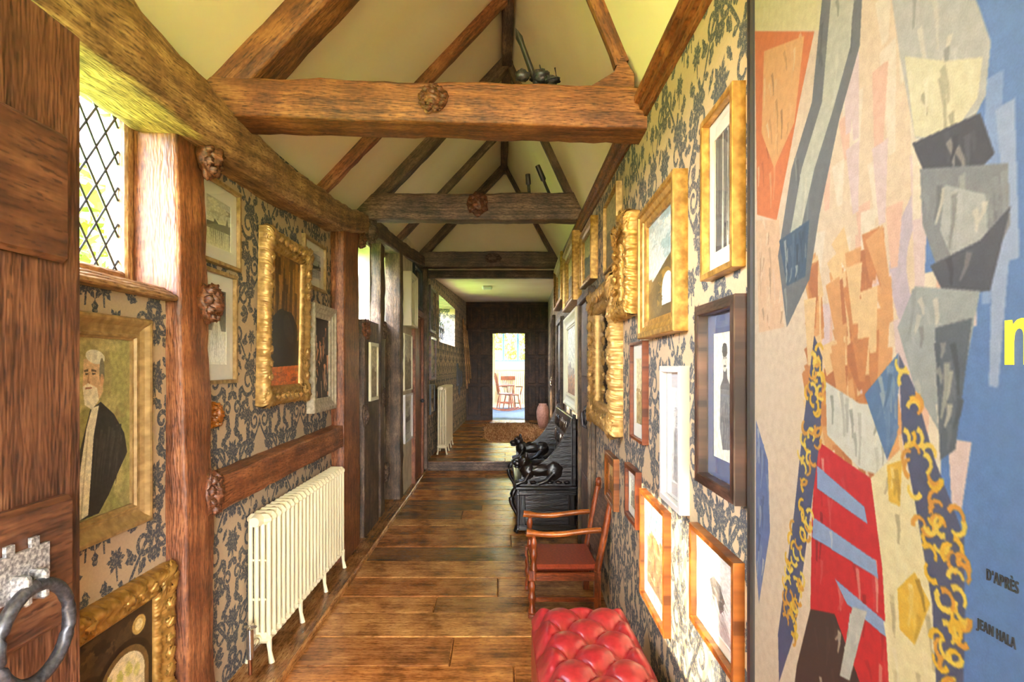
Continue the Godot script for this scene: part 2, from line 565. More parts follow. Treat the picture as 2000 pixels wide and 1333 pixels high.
# damask: slate leaf scrolls on buff paper, mirrored about the middle of the repeat
func wallpaper_tex() -> ImageTexture:
	var W := 640
	var H := 832
	var bg := Color8(190, 164, 130)
	var ink := Color8(70, 74, 80)
	var im := canvas(W, H, bg)
	rng.seed = 77
	var both := func(pts: Array, w0: float, w1: float) -> void:
		for oy in [-1.0, 0.0, 1.0]:
			var a: Array = []
			var b: Array = []
			for p in pts:
				a.append(Vector2(p.x, p.y + oy)); b.append(Vector2(1 - p.x, p.y + oy))
			iline(im, a, w0, w1, ink); iline(im, b, w0, w1, ink)
	var leaf := func(c: Vector2, an: float, l: float, wd: float) -> void:
		for oy in [-1.0, 0.0, 1.0]:
			for mx in [0, 1]:
				var pts: Array = []
				for k in 17:
					var t := float(k) / 8.0
					var s := 1.0 if k <= 8 else -1.0
					var f := t if k <= 8 else 2.0 - t
					var q := Vector2(f * l, s * wd * sin(PI * pow(f, 0.8)) * (1.0 + .25 * sin(f * 19.0))).rotated(an)
					q.y *= float(W) / H
					q += c
					if mx == 1: q.x = 1 - q.x
					q.y += oy
					pts.append(q)
				ipoly(im, pts, ink)
	# long S scrolls
	for s in [[.08, .02, 1.0], [.30, .52, -1.0]]:
		var pts: Array = []
		for k in 22:
			var t := k / 21.0
			pts.append(Vector2(s[0] + .13 * sin(t * TAU * .9 + s[2]) + .06 * t, s[1] + t * .62))
		both.call(pts, .036, .02)
	# spirals
	for s in [[.22, .2, .13, 0.3], [.3, .66, .12, 2.2], [.1, .46, .09, 3.6], [.4, .9, .09, 5.0], [.42, .36, .07, 1.2]]:
		var pts: Array = []
		for k in 30:
			var t := k / 29.0
			var a: float = s[3] + t * TAU * 1.35
			var r: float = s[2] * (1 - t * .78)
			pts.append(Vector2(s[0] + cos(a) * r, s[1] + sin(a) * r * float(W) / H))
		both.call(pts, .04, .022)
		for k in 5:
			var a2: float = s[3] + k * .9
			leaf.call(Vector2(s[0] + cos(a2) * s[2], s[1] + sin(a2) * s[2] * float(W) / H), a2 + .8, .11, .03)
	# bushy blooms
	for s in [[.5, .16, .1], [.24, .42, .07], [.5, .62, .085], [.06, .78, .075], [.16, .92, .06]]:
		for k in 11:
			var a3: float = -PI / 2 + (k - 5) * .5
			leaf.call(Vector2(s[0], s[1]), a3, s[2] * (1.3 if k % 2 == 0 else 1.0), s[2] * .27)
		both.call([Vector2(s[0], s[1]), Vector2(s[0] + .01, s[1] + .09)], .018, .012)
	for k in 46:
		leaf.call(Vector2(rng.randf() * .5, rng.randf()), rng.randf() * TAU, rng.randf_range(.06, .12), rng.randf_range(.018, .034))
	# worn block print and paper fibre
	var d := im.get_data()
	var n := noise_bytes(W, H, 0.06, 41, 4)
	var n2 := noise_bytes(W, H, 0.3, 42, 2)
	for i in W * H:
		var isink := d[i * 3] < 140
		var wear := n[i] * .5 + n2[i] * .5
		if isink and wear > 150: 
			d[i * 3] = 170; d[i * 3 + 1] = 150; d[i * 3 + 2] = 120
		else:
			var k := 0.94 + wear / 255.0 * .12
			for c in 3: d[i * 3 + c] = clampi(int(d[i * 3 + c] * k), 0, 255)
	return tex(Image.create_from_data(W, H, false, Image.FORMAT_RGB8, d))

# mottled plain surface (plaster, leather, metal)
func mottle(seed: int, a: Color, b: Color, freq := 0.02, size := 256) -> ImageTexture:
	var n := noise_bytes(size, size, freq, seed, 5)
	var d := PackedByteArray()
	d.resize(size * size * 3)
	for i in size * size:
		var c := a.lerp(b, clampf((n[i] / 255.0 - .5) * 1.6 + .5, 0, 1))
		d[i * 3] = int(c.r * 255); d[i * 3 + 1] = int(c.g * 255); d[i * 3 + 2] = int(c.b * 255)
	return tex(Image.create_from_data(size, size, false, Image.FORMAT_RGB8, d))

func tri_mat(t: Texture2D, scale: float, rough: float, tint := Color.WHITE) -> StandardMaterial3D:
	var m := mat(tint, rough)
	m.albedo_texture = t
	m.uv1_triplanar = true
	m.uv1_world_triplanar = true
	m.uv1_scale = Vector3.ONE * scale
	return m

func make_materials() -> void:
	var oak := wood_images(1, Color8(80, 54, 38), Color8(148, 108, 74), Color8(212, 172, 124))
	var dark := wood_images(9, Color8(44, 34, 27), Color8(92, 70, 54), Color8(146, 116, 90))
	var plank := wood_images(21, Color8(112, 72, 40), Color8(190, 134, 80), Color8(230, 178, 114), .7)
	M.oak = wood_mat(oak, Color(.8, .66, .54), .6)
	M.oak_red = wood_mat(oak, Color(.9, .74, .66), .5)
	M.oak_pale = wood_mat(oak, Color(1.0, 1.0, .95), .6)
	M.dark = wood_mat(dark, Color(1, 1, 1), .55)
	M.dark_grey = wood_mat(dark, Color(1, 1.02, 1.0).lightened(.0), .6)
	M.black_oak = wood_mat(dark, Color(.34, .33, .36), .28, .4)
	M.panel = wood_mat(dark, Color(.72, .62, .56), .5)
	M.door_oak = wood_mat(oak, Color(.58, .47, .43), .5, .5)
	M.pink_door = wood_mat(oak, Color(.9, .72, .68), .5)
	M.chair = wood_mat(oak, Color(.86, .56, .4), .35, .3)
	M.chair_arm = wood_mat(oak, Color(1, .72, .42), .3, .3)
	M.planks = []
	for t in [Color(1, .95, .88), Color(.82, .78, .74), Color(.92, .82, .74), Color(.72, .68, .66), Color(1, .88, .76)]:
		M.planks.append(wood_mat(plank, t, .27, .4))
	M.cornice = wood_mat(oak, Color(.86, .68, .54), .4)
	M.frame_oak = wood_mat(oak, Color(.86, .66, .4), .35, .2)
	M.frame_brown = wood_mat(oak, Color(.72, .48, .34), .35, .2)
	M.frame_dark = wood_mat(dark, Color(.8, .72, .74), .35, .2)
	M.pale_wood = wood_mat(oak, Color(1.25, 1.25, 1.2), .6, .3)
	var gilt := mottle(31, Color8(146, 104, 44), Color8(206, 160, 82), .03)
	M.gilt = tri_mat(gilt, 3.0, .38); M.gilt.metallic = .45
	M.gilt_pale = tri_mat(mottle(32, Color8(150, 114, 62), Color8(204, 164, 100), .03), 3.0, .42); M.gilt_pale.metallic = .4
	M.gilt_dull = tri_mat(mottle(33, Color8(134, 104, 62), Color8(188, 154, 100), .03), 3.0, .5); M.gilt_dull.metallic = .2
	M.silver = tri_mat(mottle(34, Color8(150, 138, 116), Color8(200, 188, 162), .03), 3.0, .5)
	M.white_frame = mat(Color8(208, 202, 198), .4)
	M.cream_frame = mat(Color8(222, 212, 176), .45)
	M.black_frame = mat(Color8(38, 34, 34), .4)
	M.mount = mat(Color8(214, 206, 190), .85)
	M.mount_blue = mat(Color8(58, 70, 108), .85)
	M.plaster = tri_mat(mottle(51, Color8(238, 218, 178), Color8(246, 230, 194), .008), .5, .9)
	M.plaster_shaded = tri_mat(mottle(52, Color8(196, 182, 152), Color8(222, 208, 178), .02), .9, .85)  # greyer plaster: the shade on the middle wall is put into its colour
	M.paper = mat(Color.WHITE, .8)
	M.paper.albedo_texture = wallpaper_tex()
	M.paper.uv1_scale = Vector3(1 / .56, 1 / .73, 1)
	M.radiator = mat(Color8(240, 226, 184), .38)
	M.chrome = mat(Color8(214, 206, 196), .18, .95)
	M.copper = mat(Color8(176, 110, 74), .3, .9)
	M.iron = tri_mat(mottle(61, Color8(50, 48, 50), Color8(92, 90, 94), .05), 8.0, .4); M.iron.metallic = .6
	M.iron_light = tri_mat(mottle(62, Color8(96, 92, 94), Color8(190, 184, 180), .05), 9.0, .4); M.iron_light.metallic = .55
	M.lead = mat(Color8(62, 60, 58), .5, .4)
	M.leather = tri_mat(mottle(71, Color8(136, 22, 30), Color8(172, 44, 48), .03), 4.0, .33)
	M.leather.clearcoat_enabled = true; M.leather.clearcoat = .4; M.leather.clearcoat_roughness = .3
	M.leather_brown = tri_mat(mottle(72, Color8(122, 44, 26), Color8(158, 66, 40), .04), 5.0, .34)
	M.glass = mat(Color(1, 1, 1, .06), .02); M.glass.transparency = BaseMaterial3D.TRANSPARENCY_ALPHA
	M.picture_glass = mat(Color(1, 1, 1, .05), .03); M.picture_glass.transparency = BaseMaterial3D.TRANSPARENCY_ALPHA
	M.mirror = mat(Color8(200, 204, 200), .06, 1.0)
	M.grass = tri_mat(mottle(81, Color8(96, 140, 30), Color8(150, 186, 50), .05), .6, .95)
	M.leaf = []
	for c in [Color8(112, 150, 26), Color8(150, 176, 40), Color8(74, 116, 22)]:
		var m := mat(c, .55)
		m.backlight_enabled = true
		m.backlight = Color(c.r * .5, c.g * .5, c.b * .25)
		m.cull_mode = BaseMaterial3D.CULL_DISABLED
		M.leaf.append(m)
	M.leaf_gold = mat(Color8(226, 200, 40), .55)
	M.leaf_gold.backlight_enabled = true; M.leaf_gold.backlight = Color(.5, .42, .08)
	M.bark = mat(Color8(92, 72, 52), .9)
	M.brick_far = tri_mat(mottle(91, Color8(150, 132, 136), Color8(188, 168, 166), .04), .8, .9)
	M.rug = tri_mat(mottle(95, Color8(164, 112, 66), Color8(208, 158, 106), .03), 2.0, .95)
	M.rug_pile = []
	for c in [Color8(190, 136, 86), Color8(222, 176, 126), Color8(150, 100, 58)]: M.rug_pile.append(mat(c, .95))
	M.terracotta = tri_mat(mottle(97, Color8(176, 124, 104), Color8(206, 156, 134), .03), 3.0, .5)
	M.carpet = tri_mat(mottle(98, Color8(96, 116, 150), Color8(128, 146, 176), .05), 2.0, .9)
	M.blue_paint = mat(Color8(120, 160, 206), .5)
	M.white_paint = mat(Color8(230, 228, 222), .6)
	M.curtain = mat(Color8(222, 206, 170), .9)
	M.boss = wood_mat(dark, Color(1.1, .86, .7), .45, .3)
	M.boss_gold = wood_mat(oak, Color(1, .78, .4), .35, .3)

# ---------------------------------------------------------------- object builders
# picture on the left ("L") or right ("R") wall between distances d1..d2 and heights y0..y1 (outer frame)
# o: rail, depth, mount, mount_mat, art, fm (frame material), style, glass, tilt, wx (wall plane for "L")
func picture(called: String, label: String, side: String, d1: float, d2: float, y0: float, y1: float, o: Dictionary) -> Node3D:
	var dm := (d1 + d2) * 0.5
	var t := thing(called, label, o.get("cat", "picture"), Vector3.ZERO, o.get("group", ""))
	if side == "L":
		t.transform = Transform3D(Basis(Vector3(0, 0, -1), Vector3.UP, Vector3(1, 0, 0)), P(o.get("wx", -1.17), (y0 + y1) * .5, dm))
	else:
		var sl := 0.04 if dm <= 7.4 else 0.062
		var xa := Vector3(-sl, 0, 1).normalized()
		t.transform = Transform3D(Basis(xa, Vector3.UP, xa.cross(Vector3.UP)), P(XR(dm), (y0 + y1) * .5, dm))
	if o.has("tilt"): t.rotate_object_local(Vector3(0, 0, 1), o.tilt)
	if o.has("lean"):   # top hangs forward
		t.rotate_object_local(Vector3(1, 0, 0), o.lean)
		t.translate_object_local(Vector3(0, 0, (y1 - y0) * .5 * sin(o.lean)))
	var w := d2 - d1
	var h := y1 - y0
	var rw: float = o.get("rail", .03)
	var th: float = o.get("depth", .03)
	var style: String = o.get("style", "plain")
	var prof: Array
	match style:
		"plain": prof = [V(0, 0), V(0, .94), V(.06, 1), V(.9, 1), V(1, .92), V(1, .4)]
		"step": prof = [V(0, 0), V(0, .9), V(.05, 1), V(.3, 1), V(.36, .86), V(.62, .74), V(.68, .62), V(.9, .58), V(1, .5), V(1, .3)]
		"cove": prof = [V(0, 0), V(0, .85), V(.06, .98), V(.16, 1), V(.25, .95), V(.4, .74), V(.6, .6), V(.72, .58), V(.78, .66), V(.86, .66), V(.92, .52), V(1, .5), V(1, .3)]
		"ornate": prof = [V(0, 0), V(0, .5), V(.06, .8), V(.16, .95), V(.28, 1), V(.4, .9), V(.52, .7), V(.64, .6), V(.74, .62), V(.82, .7), V(.9, .62), V(1, .5), V(1, .3)]
	var hw := w * .5
	var hh := h * .5
	var mb := MB.new()
	var cn: Array = [V(-hw, -hh), V(hw, -hh), V(hw, hh), V(-hw, hh)]
	var ins: Array = [V(1, 1), V(-1, 1), V(-1, -1), V(1, -1)]
	for k in 4:
		var A: Vector2 = cn[k]
		var B: Vector2 = cn[(k + 1) % 4]
		var ia: Vector2 = ins[k]
		var ib: Vector2 = ins[(k + 1) % 4]
		var outw := Vector2((B - A).y, -(B - A).x).normalized()
		var L := (B - A).length()
		var n := 1 if style != "ornate" else int(L / .005)
		var rows: Array = []
		var uvs: Array = []
		for i in n + 1:
			var f := float(i) / n
			var row: Array = []
			var ur: Array = []
			for q in prof:
				var p: Vector2 = (A + ia * rw * q.x).lerp(B + ib * rw * q.x, f)
				var z: float = q.y * th
				if style == "ornate" and q.y > .45 and q.x < .95:
					var s := f * L
					var edge := minf(s, L - s)
					var wv := sin(s * TAU / .06 + q.x * 5.0) * .4 + sin(s * TAU / .019 + q.x * 14.0 + k) * .25 + nz.get_noise_3d(s * 170, q.x * 26, k * 9.0 + dm) * 1.3
					z += wv * th * .11 + (th * .18 * exp(-pow((edge - .03) / .035, 2)) if q.x < .6 else 0.0)
					p += outw * (wv * rw * .06 + rw * .08 * exp(-pow(edge / .05, 2))) * (1.0 - q.x)
				row.append(Vector3(p.x, p.y, z))
				ur.append(Vector2(f * L + k * .3, q.x * rw + k * .17))
			rows.append(row); uvs.append(ur)
		mb.grid(rows, uvs, style == "ornate")
	var frame := part("frame", mb, o.get("fm", M.gilt), t)
	if style == "ornate":
		# carved corner leaves and mid-rail shells
		var cv := MB.new()
		for k in 4:
			var c: Vector2 = cn[k] + ins[k] * rw * .45
			cv.lump(Vector3(c.x, c.y, th * .85), Vector3(rw * .46, rw * .46, th * .2), Basis(), nz, 1.1, 5.5, k + dm, 30, 20)
			for e in 3:
				var c2: Vector2 = cn[k] + ins[k] * rw * .4 + (cn[(k + 1) % 4] - cn[k]).normalized() * (rw * 1.1 + e * rw * .7)
				cv.lump(Vector3(c2.x, c2.y, th * .9), Vector3(rw * .22, rw * .22, th * .2), Basis(), nz, .9, 5.0, k * 3 + e, 14, 10)
				var c3: Vector2 = cn[(k + 1) % 4] + ins[(k + 1) % 4] * rw * .4 - (cn[(k + 1) % 4] - cn[k]).normalized() * (rw * 1.1 + e * rw * .7)
				cv.lump(Vector3(c3.x, c3.y, th * .9), Vector3(rw * .22, rw * .22, th * .2), Basis(), nz, .9, 5.0, k * 5 + e, 14, 10)
		part("carving", cv, o.get("fm", M.gilt), frame)
	if o.get("crest", false):
		var cr := MB.new()
		cr.lump(Vector3(0, hh + .005, th * .8), Vector3(.05, .035, .02), Basis(), nz, .9, 3.0, 2.0, 22, 14)
		part("crest", cr, o.get("fm", M.gilt), frame)
	var iw := hw - rw
	var ih := hh - rw
	var zz := th * .32
	var mw: float = o.get("mount", 0.0)
	var inner: Node = t
	if mw > 0.0:
		var m2 := MB.new()
		m2.smooth(false)
		var mh: float = mw * o.get("mount_v", 1.15)
		var a := [V(-iw, -ih), V(iw, -ih), V(iw, ih), V(-iw, ih)]
		var b := [V(-iw + mw, -ih + mh), V(iw - mw, -ih + mh), V(iw - mw, ih - mh), V(-iw + mw, ih - mh)]
		for k in 4:
			var k2 := (k + 1) % 4
			m2.quad(Vector3(a[k].x, a[k].y, zz), Vector3(b[k].x, b[k].y, zz), Vector3(b[k2].x, b[k2].y, zz), Vector3(a[k2].x, a[k2].y, zz))
			m2.quad(Vector3(b[k].x, b[k].y, zz), Vector3(b[k].x, b[k].y, zz - .003), Vector3(b[k2].x, b[k2].y, zz - .003), Vector3(b[k2].x, b[k2].y, zz))
		inner = part("mount", m2, o.get("mount_mat", M.mount), t)
		iw -= mw; ih -= mh; zz -= .003
	var pm := MB.new()
	pm.smooth(false)
	pm.quad(Vector3(-iw, -ih, zz), Vector3(-iw, ih, zz), Vector3(iw, ih, zz), Vector3(iw, -ih, zz))
	part("print" if mw > 0 else o.get("art_name", "canvas"), pm, o.art, inner)
	if o.get("glass", false):
		var g := MB.new()
		g.smooth(false)
		var gw := hw - rw
		var gh := hh - rw
		g.quad(Vector3(-gw, -gh, th * .4), Vector3(-gw, gh, th * .4), Vector3(gw, gh, th * .4), Vector3(gw, -gh, th * .4))
		part("glass", g, M.picture_glass, t)
	return t

# carved wooden boss: foliate mask
func boss(label: String, at: Vector3, out: Vector3, r: Vector2, depth: float, seed: float, m: Material, group := "") -> void:
	var o := thing("carved_boss", label, "carving", at, group)
	var xa := out.cross(Vector3.UP).normalized()
	var bs := Basis(xa, Vector3.UP, out)
	var mb := MB.new()
	mb.lump(Vector3.ZERO, Vector3(r.x, r.y, depth * .7), bs, nz, .35, 2.2, seed, 28, 20)
	part("back_plate", mb, m, o)
	var fc := MB.new()
	fc.lump(bs * Vector3(0, 0, depth * .4), Vector3(r.x * .6, r.y * .66, depth * .7), bs, nz, .5, 4.0, seed + 3, 30, 22)
	for k in 9:
		var a := TAU * k / 9 + .2
		fc.lump(bs * Vector3(cos(a) * r.x * .76, sin(a) * r.y * .76, depth * .4), Vector3(r.x * .26, r.y * .22, depth * .42), bs, nz, .8, 3.0, seed + k, 12, 9)
	part("foliage_carving", fc, m, o)

# leaded window in a side wall (glass plane at x = wx, between d0..d1 and y0..y1)
func lattice_window(n: int, label: String, wx: float, d0: float, d1: float, y0: float, y1: float, fm: Material, along_x := false, dw := .1, dh := .142) -> void:
	var t := Node3D.new()
	t.name = "window_%d" % n
	add_child(t)
	tag(t, label, "window")
	t.set_meta("kind", "structure")
	var to3 := func(p: Vector2) -> Vector3:
		return Vector3(p.x, p.y, wx) if along_x else Vector3(wx, p.y, -p.x)
	var nrm := Vector3(0, 0, 1) if along_x else Vector3(1, 0, 0)
	var fr := MB.new()
	var fw := .045
	for s in [[V(d0 + fw / 2, (y0 + y1) / 2), V(fw, y1 - y0)], [V(d1 - fw / 2, (y0 + y1) / 2), V(fw, y1 - y0)], [V((d0 + d1) / 2, y0 + fw / 2), V(d1 - d0 - fw * 2, fw)], [V((d0 + d1) / 2, y1 - fw / 2), V(d1 - d0 - fw * 2, fw)]]:
		var c: Vector3 = to3.call(s[0])
		fr.box(c, Vector3(s[1].x, s[1].y, .06) if along_x else Vector3(.06, s[1].y, s[1].x), .008)
	part("window_frame", fr, fm, t)
	var r := PackedVector2Array([V(d0 + fw, y0 + fw), V(d1 - fw, y0 + fw), V(d1 - fw, y1 - fw), V(d0 + fw, y1 - fw)])
	var i0 := int(floor((d1 - d0) / dw)) + 2
	var j0 := int(floor((y1 - y0) / dh)) + 2
	for i in range(-1, i0 * 2):
		for j in range(-1, j0 * 2):
			if (i + j) % 2 != 0: continue
			var c := V(d0 + i * dw * .5, y0 + j * dh * .5)
			var dia := PackedVector2Array([c + V(dw / 2 - .002, 0), c + V(0, dh / 2 - .003), c + V(-dw / 2 + .002, 0), c + V(0, -dh / 2 + .003)])
			for pl in Geometry2D.intersect_polygons(dia, r):
				var mb := MB.new()
				mb.smooth(false)
				var id := Geometry2D.triangulate_polygon(pl)
				for k in range(0, id.size(), 3):
					mb.tri(to3.call(pl[id[k]]), to3.call(pl[id[k + 1]]), to3.call(pl[id[k + 2]]))
				if id.size() > 0: part("pane", mb, M.glass, t)
	# lead cames: the two sets of diagonals
	for sgn in [-1.0, 1.0]:
		var dir := V(dw, dh * sgn).normalized()
		for k in range(-j0 * 2, i0 * 2 + j0 * 2):
			var p := V(d0 + (k + .5) * dw, y0)
			var seg := Geometry2D.intersect_polyline_with_polygon(PackedVector2Array([p - dir * 6.0, p + dir * 6.0]), r)
			for sg in seg:
				if (sg[1] - sg[0]).length() < .02: continue
				var mb := MB.new()
				var a: Vector3 = to3.call(sg[0])
				var b: Vector3 = to3.call(sg[1])
				var z := (b - a).normalized()
				mb.box((a + b) / 2, Vector3(.008, .008, (b - a).length()), .003, Basis(nrm, z.cross(nrm), z))
				part("lead_came", mb, M.lead, t)

# leafy shrub: many small bent leaves
func shrub(label: String, at: Vector3, r: Vector3, n: int, seed: int, mats: Array, leaf := .09, group := "") -> void:
	rng.seed = seed
	var o := thing("garden_shrub", label, "shrub", at, group)
	var trunk := MB.new()
	for k in 5:
		var a := TAU * k / 5 + seed
		trunk.tube([Vector3(cos(a) * .05, 0, sin(a) * .05), Vector3(cos(a) * r.x * .3, r.y * .8, sin(a) * r.z * .3), Vector3(cos(a) * r.x * .6, r.y * 1.5, sin(a) * r.z * .6)], [.03, .02, .008], 7)
	part("stem", trunk, M.bark, o)
	for mi_ in mats.size():
		var mb := MB.new()
		mb.smooth(false)
		for k in n / mats.size():
			var d := Vector3(rng.randfn(), rng.randfn(), rng.randfn()).normalized() * pow(rng.randf(), .4)
			var c := Vector3(d.x * r.x, r.y + d.y * r.y, d.z * r.z)
			var ax := Vector3(rng.randfn(), rng.randfn() - .4, rng.randfn()).normalized()
			var sd := ax.cross(Vector3(rng.randfn(), 1.5, rng.randfn())).normalized()
			var L := leaf * rng.randf_range(.6, 1.3)
			var mid := c + ax * L * .5 + Vector3(0, .01, 0)
			mb.tri(c, mid + sd * L * .24, mid - sd * L * .24)
			mb.tri(mid + sd * L * .24, c + ax * L - Vector3(0, .015, 0), mid - sd * L * .24)
		var f := part("foliage", mb, mats[mi_], o)
		f.set_meta("kind", "stuff")

# column radiator; runs along d, front face at x, standing on y
func radiator(label: String, xf: float, depth: float, d0: float, n: int, pitch: float, y: float, h: float, valve: bool) -> void:
	var t := thing("column_radiator", label, "radiator", P(xf - depth / 2, y, d0))
	var cols := 4
	var sec := MB.new()
	var leg := MB.new()
	var r := depth / cols * .38
	for c in cols:
		var x := -depth / 2 + depth * (c + .5) / cols
		sec.tube([Vector3(x, .1, 0), Vector3(x, .13, 0), Vector3(x, h - .04, 0), Vector3(x, h - .015, 0)], [r * .8, r, r, r * .8], 9)
	# rounded headers
	for yy in [.115, h - .03]:
		sec.box(Vector3(0, yy, 0), Vector3(depth, .05, pitch * .8), .018)
		sec.tube([Vector3(0, yy, -pitch * .5), Vector3(0, yy, pitch * .5)], .02, 10, false)
	for yy in [h * .42, h * .68]:
		sec.box(Vector3(0, yy, 0), Vector3(depth * .9, .012, .012), .004)
	var sm := sec.done()
	leg.tube([Vector3(depth * .38, .11, 0), Vector3(depth * .42, .05, 0), Vector3(depth * .5, 0, 0)], [.014, .010, .014], 8)
	var lm := leg.done()
	for i in n:
		mi("section", sm, M.radiator, t, Vector3(0, 0, -(i + .5) * pitch))
	for i in [0, n / 3, 2 * n / 3, n - 1]:
		mi("leg", lm, M.radiator, t, Vector3(0, 0, -(i + .5) * pitch))
		mi("leg", lm, M.radiator, t, Vector3(0, 0, -(i + .5) * pitch)).rotation.y = PI
	var bush := MB.new()
	bush.tube([Vector3(0, h - .03, .03), Vector3(0, h - .03, -.01)], [.022, .03], 12)
	part("end_plug", bush, M.radiator, t)
	if valve:
		var vv := MB.new()
		vv.tube([Vector3(.0, .115, .0), Vector3(0, .115, .07)], .014, 10)
		vv.tube([Vector3(0, .07, .07), Vector3(0, .2, .07)], .016, 12)
		vv.box(Vector3(0, .21, .07), Vector3(.06, .012, .014), .005)
		vv.box(Vector3(0, .21, .07), Vector3(.014, .012, .06), .005)
		part("valve", vv, M.chrome, t)
		var pp := MB.new()
		pp.tube([Vector3(0, 0, .07), Vector3(0, .07, .07)], .009, 10)
		part("pipe", pp, M.copper, t)

# turned leg profile
func turned(mb: MB, base: Vector3, h: float, r: float) -> void:
	var pr: Array = []
	for k in 25:
		var f := k / 24.0
		var rr := r * (.62 + .3 * sin(f * PI) + .16 * sin(f * TAU * 3.0))
		if f < .08 or f > .92: rr = r
		pr.append(V(rr, f * h))
	mb.lathe(pr, base, Basis(), 12)

# low oak armchair facing -X, at wall
func armchair(at: Vector3) -> void:
	var t := thing("armchair", "low oak armchair with brown leather seat and turned arm posts, beyond the red ottoman", "chair", at)
	var w := .40   # along z
	var dp := .38  # along x
	for s in [-1.0, 1.0]:
		var f := MB.new()
		turned(f, Vector3(-dp / 2, .03, s * w / 2), .19, .022)
		f.box(Vector3(-dp / 2, .015, s * w / 2), Vector3(.042, .03, .042), .004)
		f.box(Vector3(-dp / 2, .235, s * w / 2), Vector3(.04, .06, .04), .004)
		part("front_leg", f, M.chair, t)
		var b := MB.new()
		b.box(Vector3(dp / 2 - .02, .13, s * w / 2), Vector3(.036, .26, .036), .004)
		part("rear_leg", b, M.chair, t)
		var bp := MB.new()
		bp.tube([Vector3(dp / 2 - .02, .25, s * w / 2), Vector3(dp / 2 + .055, .64, s * w / 2)], .019, 8)
		bp.lump(Vector3(dp / 2 + .06, .665, s * w / 2), Vector3(.022, .03, .022), Basis(), nz, .3, 2.0, s, 10, 8)
		part("back_post", bp, M.chair, t)
		var ap := MB.new()
		turned(ap, Vector3(-dp / 2 + .01, .26, s * w / 2), .2, .019)
		part("arm_post", ap, M.chair, t)
		var ar := MB.new()
		var pts: Array = []
		var rad: Array = []
		for k in 13:
			var q := k / 12.0
			pts.append(Vector3(-dp / 2 - .03 + q * (dp + .03), .468 - .012 * sin(q * PI * 1.5), s * w / 2))
			rad.append(.021 if k < 2 else .016)
		ar.tube(pts, rad, 10)
		part("armrest", ar, M.chair_arm, t)
		var rl := MB.new()
		rl.box(Vector3(0, .1, s * w / 2), Vector3(dp - .04, .026, .022), .004)
		rl.box(Vector3(0, .225, s * w / 2), Vector3(dp - .04, .045, .024), .004)
		part("side_rail", rl, M.chair, t)
	var fr := MB.new()
	fr.box(Vector3(-dp / 2, .225, 0), Vector3(.024, .045, w - .04), .004)
	fr.box(Vector3(-dp / 2, .08, 0), Vector3(.02, .024, w - .04), .004)
	part("front_rail", fr, M.chair, t)
	var st_ := MB.new()
	st_.box(Vector3(-.005, .268, 0), Vector3(dp - .01, .035, w - .015), .014)
	var seat := part("seat", st_, M.leather_brown, t)
	var nl := MB.new()
	for k in 14:
		nl.lump(Vector3(-dp / 2 - .002, .256, -w / 2 + .03 + k * (w - .06) / 13), Vector3(.004, .005, .005), Basis(), nz, 0, 1, 0, 6, 5)
	part("seat_nails", nl, M.gilt, seat)
	var bk := MB.new()
	var o := Vector3(dp / 2 - .005, .3, 0)
	var up := Vector3(.075, .39, 0).normalized()
	var poly := PackedVector2Array([V(-w / 2 + .02, 0), V(w / 2 - .02, 0), V(w / 2 - .02, .3)])
	for k in 9:
		var a := k / 8.0
		poly.append(V((w / 2 - .02) * (1 - 2 * a), .32 + .06 * sin(a * PI)))
	poly.append(V(-w / 2 + .02, .3))
	bk.prism(poly, o, Vector3(0, 0, 1), up, Vector3(.02, -.004, 0).normalized(), .02)
	part("back_panel", bk, M.dark, t)

# buttoned leather ottoman
func ottoman(x0: float, x1: float, d0: float, d1: float, h: float) -> void:
	var t := thing("tufted_ottoman", "long red leather ottoman with deep buttoned top, against the papered wall", "ottoman", P((x0 + x1) / 2, 0, (d0 + d1) / 2))
	var hw := (x1 - x0) / 2
	var hl := (d1 - d0) / 2
	var a := .165
	var b := .19
	var nx := 64
	var nzz := 150
	var rows: Array = []
	var uvs: Array = []
	for i in nzz + 1:
		var row: Array = []
		var ur: Array = []
		var z := lerpf(-hl, hl, float(i) / nzz)
		for j in nx + 1:
			var x := lerpf(-hw, hw, float(j) / nx)
			var u := x / a + z / b
			var v := x / a - z / b
			var puff := pow(absf(sin(PI * u) * sin(PI * v)), .38)
			var btn := minf(1.0, Vector2(sin(PI * u) , sin(PI * v)).length() * 1.1)
			var ed := minf(hw - absf(x), hl - absf(z))
			var fall := 1.0 - pow(clampf(1.0 - ed / .05, 0, 1), 2.2)
			var y := h - .05 + .034 * puff * clampf(ed / .06, .25, 1) + .018 * btn - .055 * (1.0 - fall)
			row.append(Vector3(x, y, z)); ur.append(V(x, z))
		rows.append(row); uvs.append(ur)
	var top := MB.new()
	top.grid(rows, uvs)
	var bto := part("buttoned_top", top, M.leather, t)
	var bt := MB.new()
	bt.lump(Vector3.ZERO, Vector3(.009, .005, .009), Basis(), nz, 0, 1, 0, 10, 6)
	var bm := bt.done()
	for i in range(-12, 13):
		for j in range(-12, 13):
			var x := a * (i + j) * .5
			var z := b * (i - j) * .5
			if absf(x) < hw - .03 and absf(z) < hl - .03:
				mi("button", bm, M.leather, bto, Vector3(x, h - .05 + .001, z))
	var side := MB.new()
	side.box(Vector3(0, (h - .1 + .14) / 2, 0), Vector3(hw * 2, h - .1 - .14 + .02, hl * 2), .02)
	part("upholstered_side", side, M.leather, t)
	for sx in [-1.0, 1.0]:
		for sz in [-1.0, 1.0]:
			var l := MB.new()
			turned(l, Vector3(sx * (hw - .05), 0, sz * (hl - .06)), .145, .024)
			part("leg", l, M.dark, t)

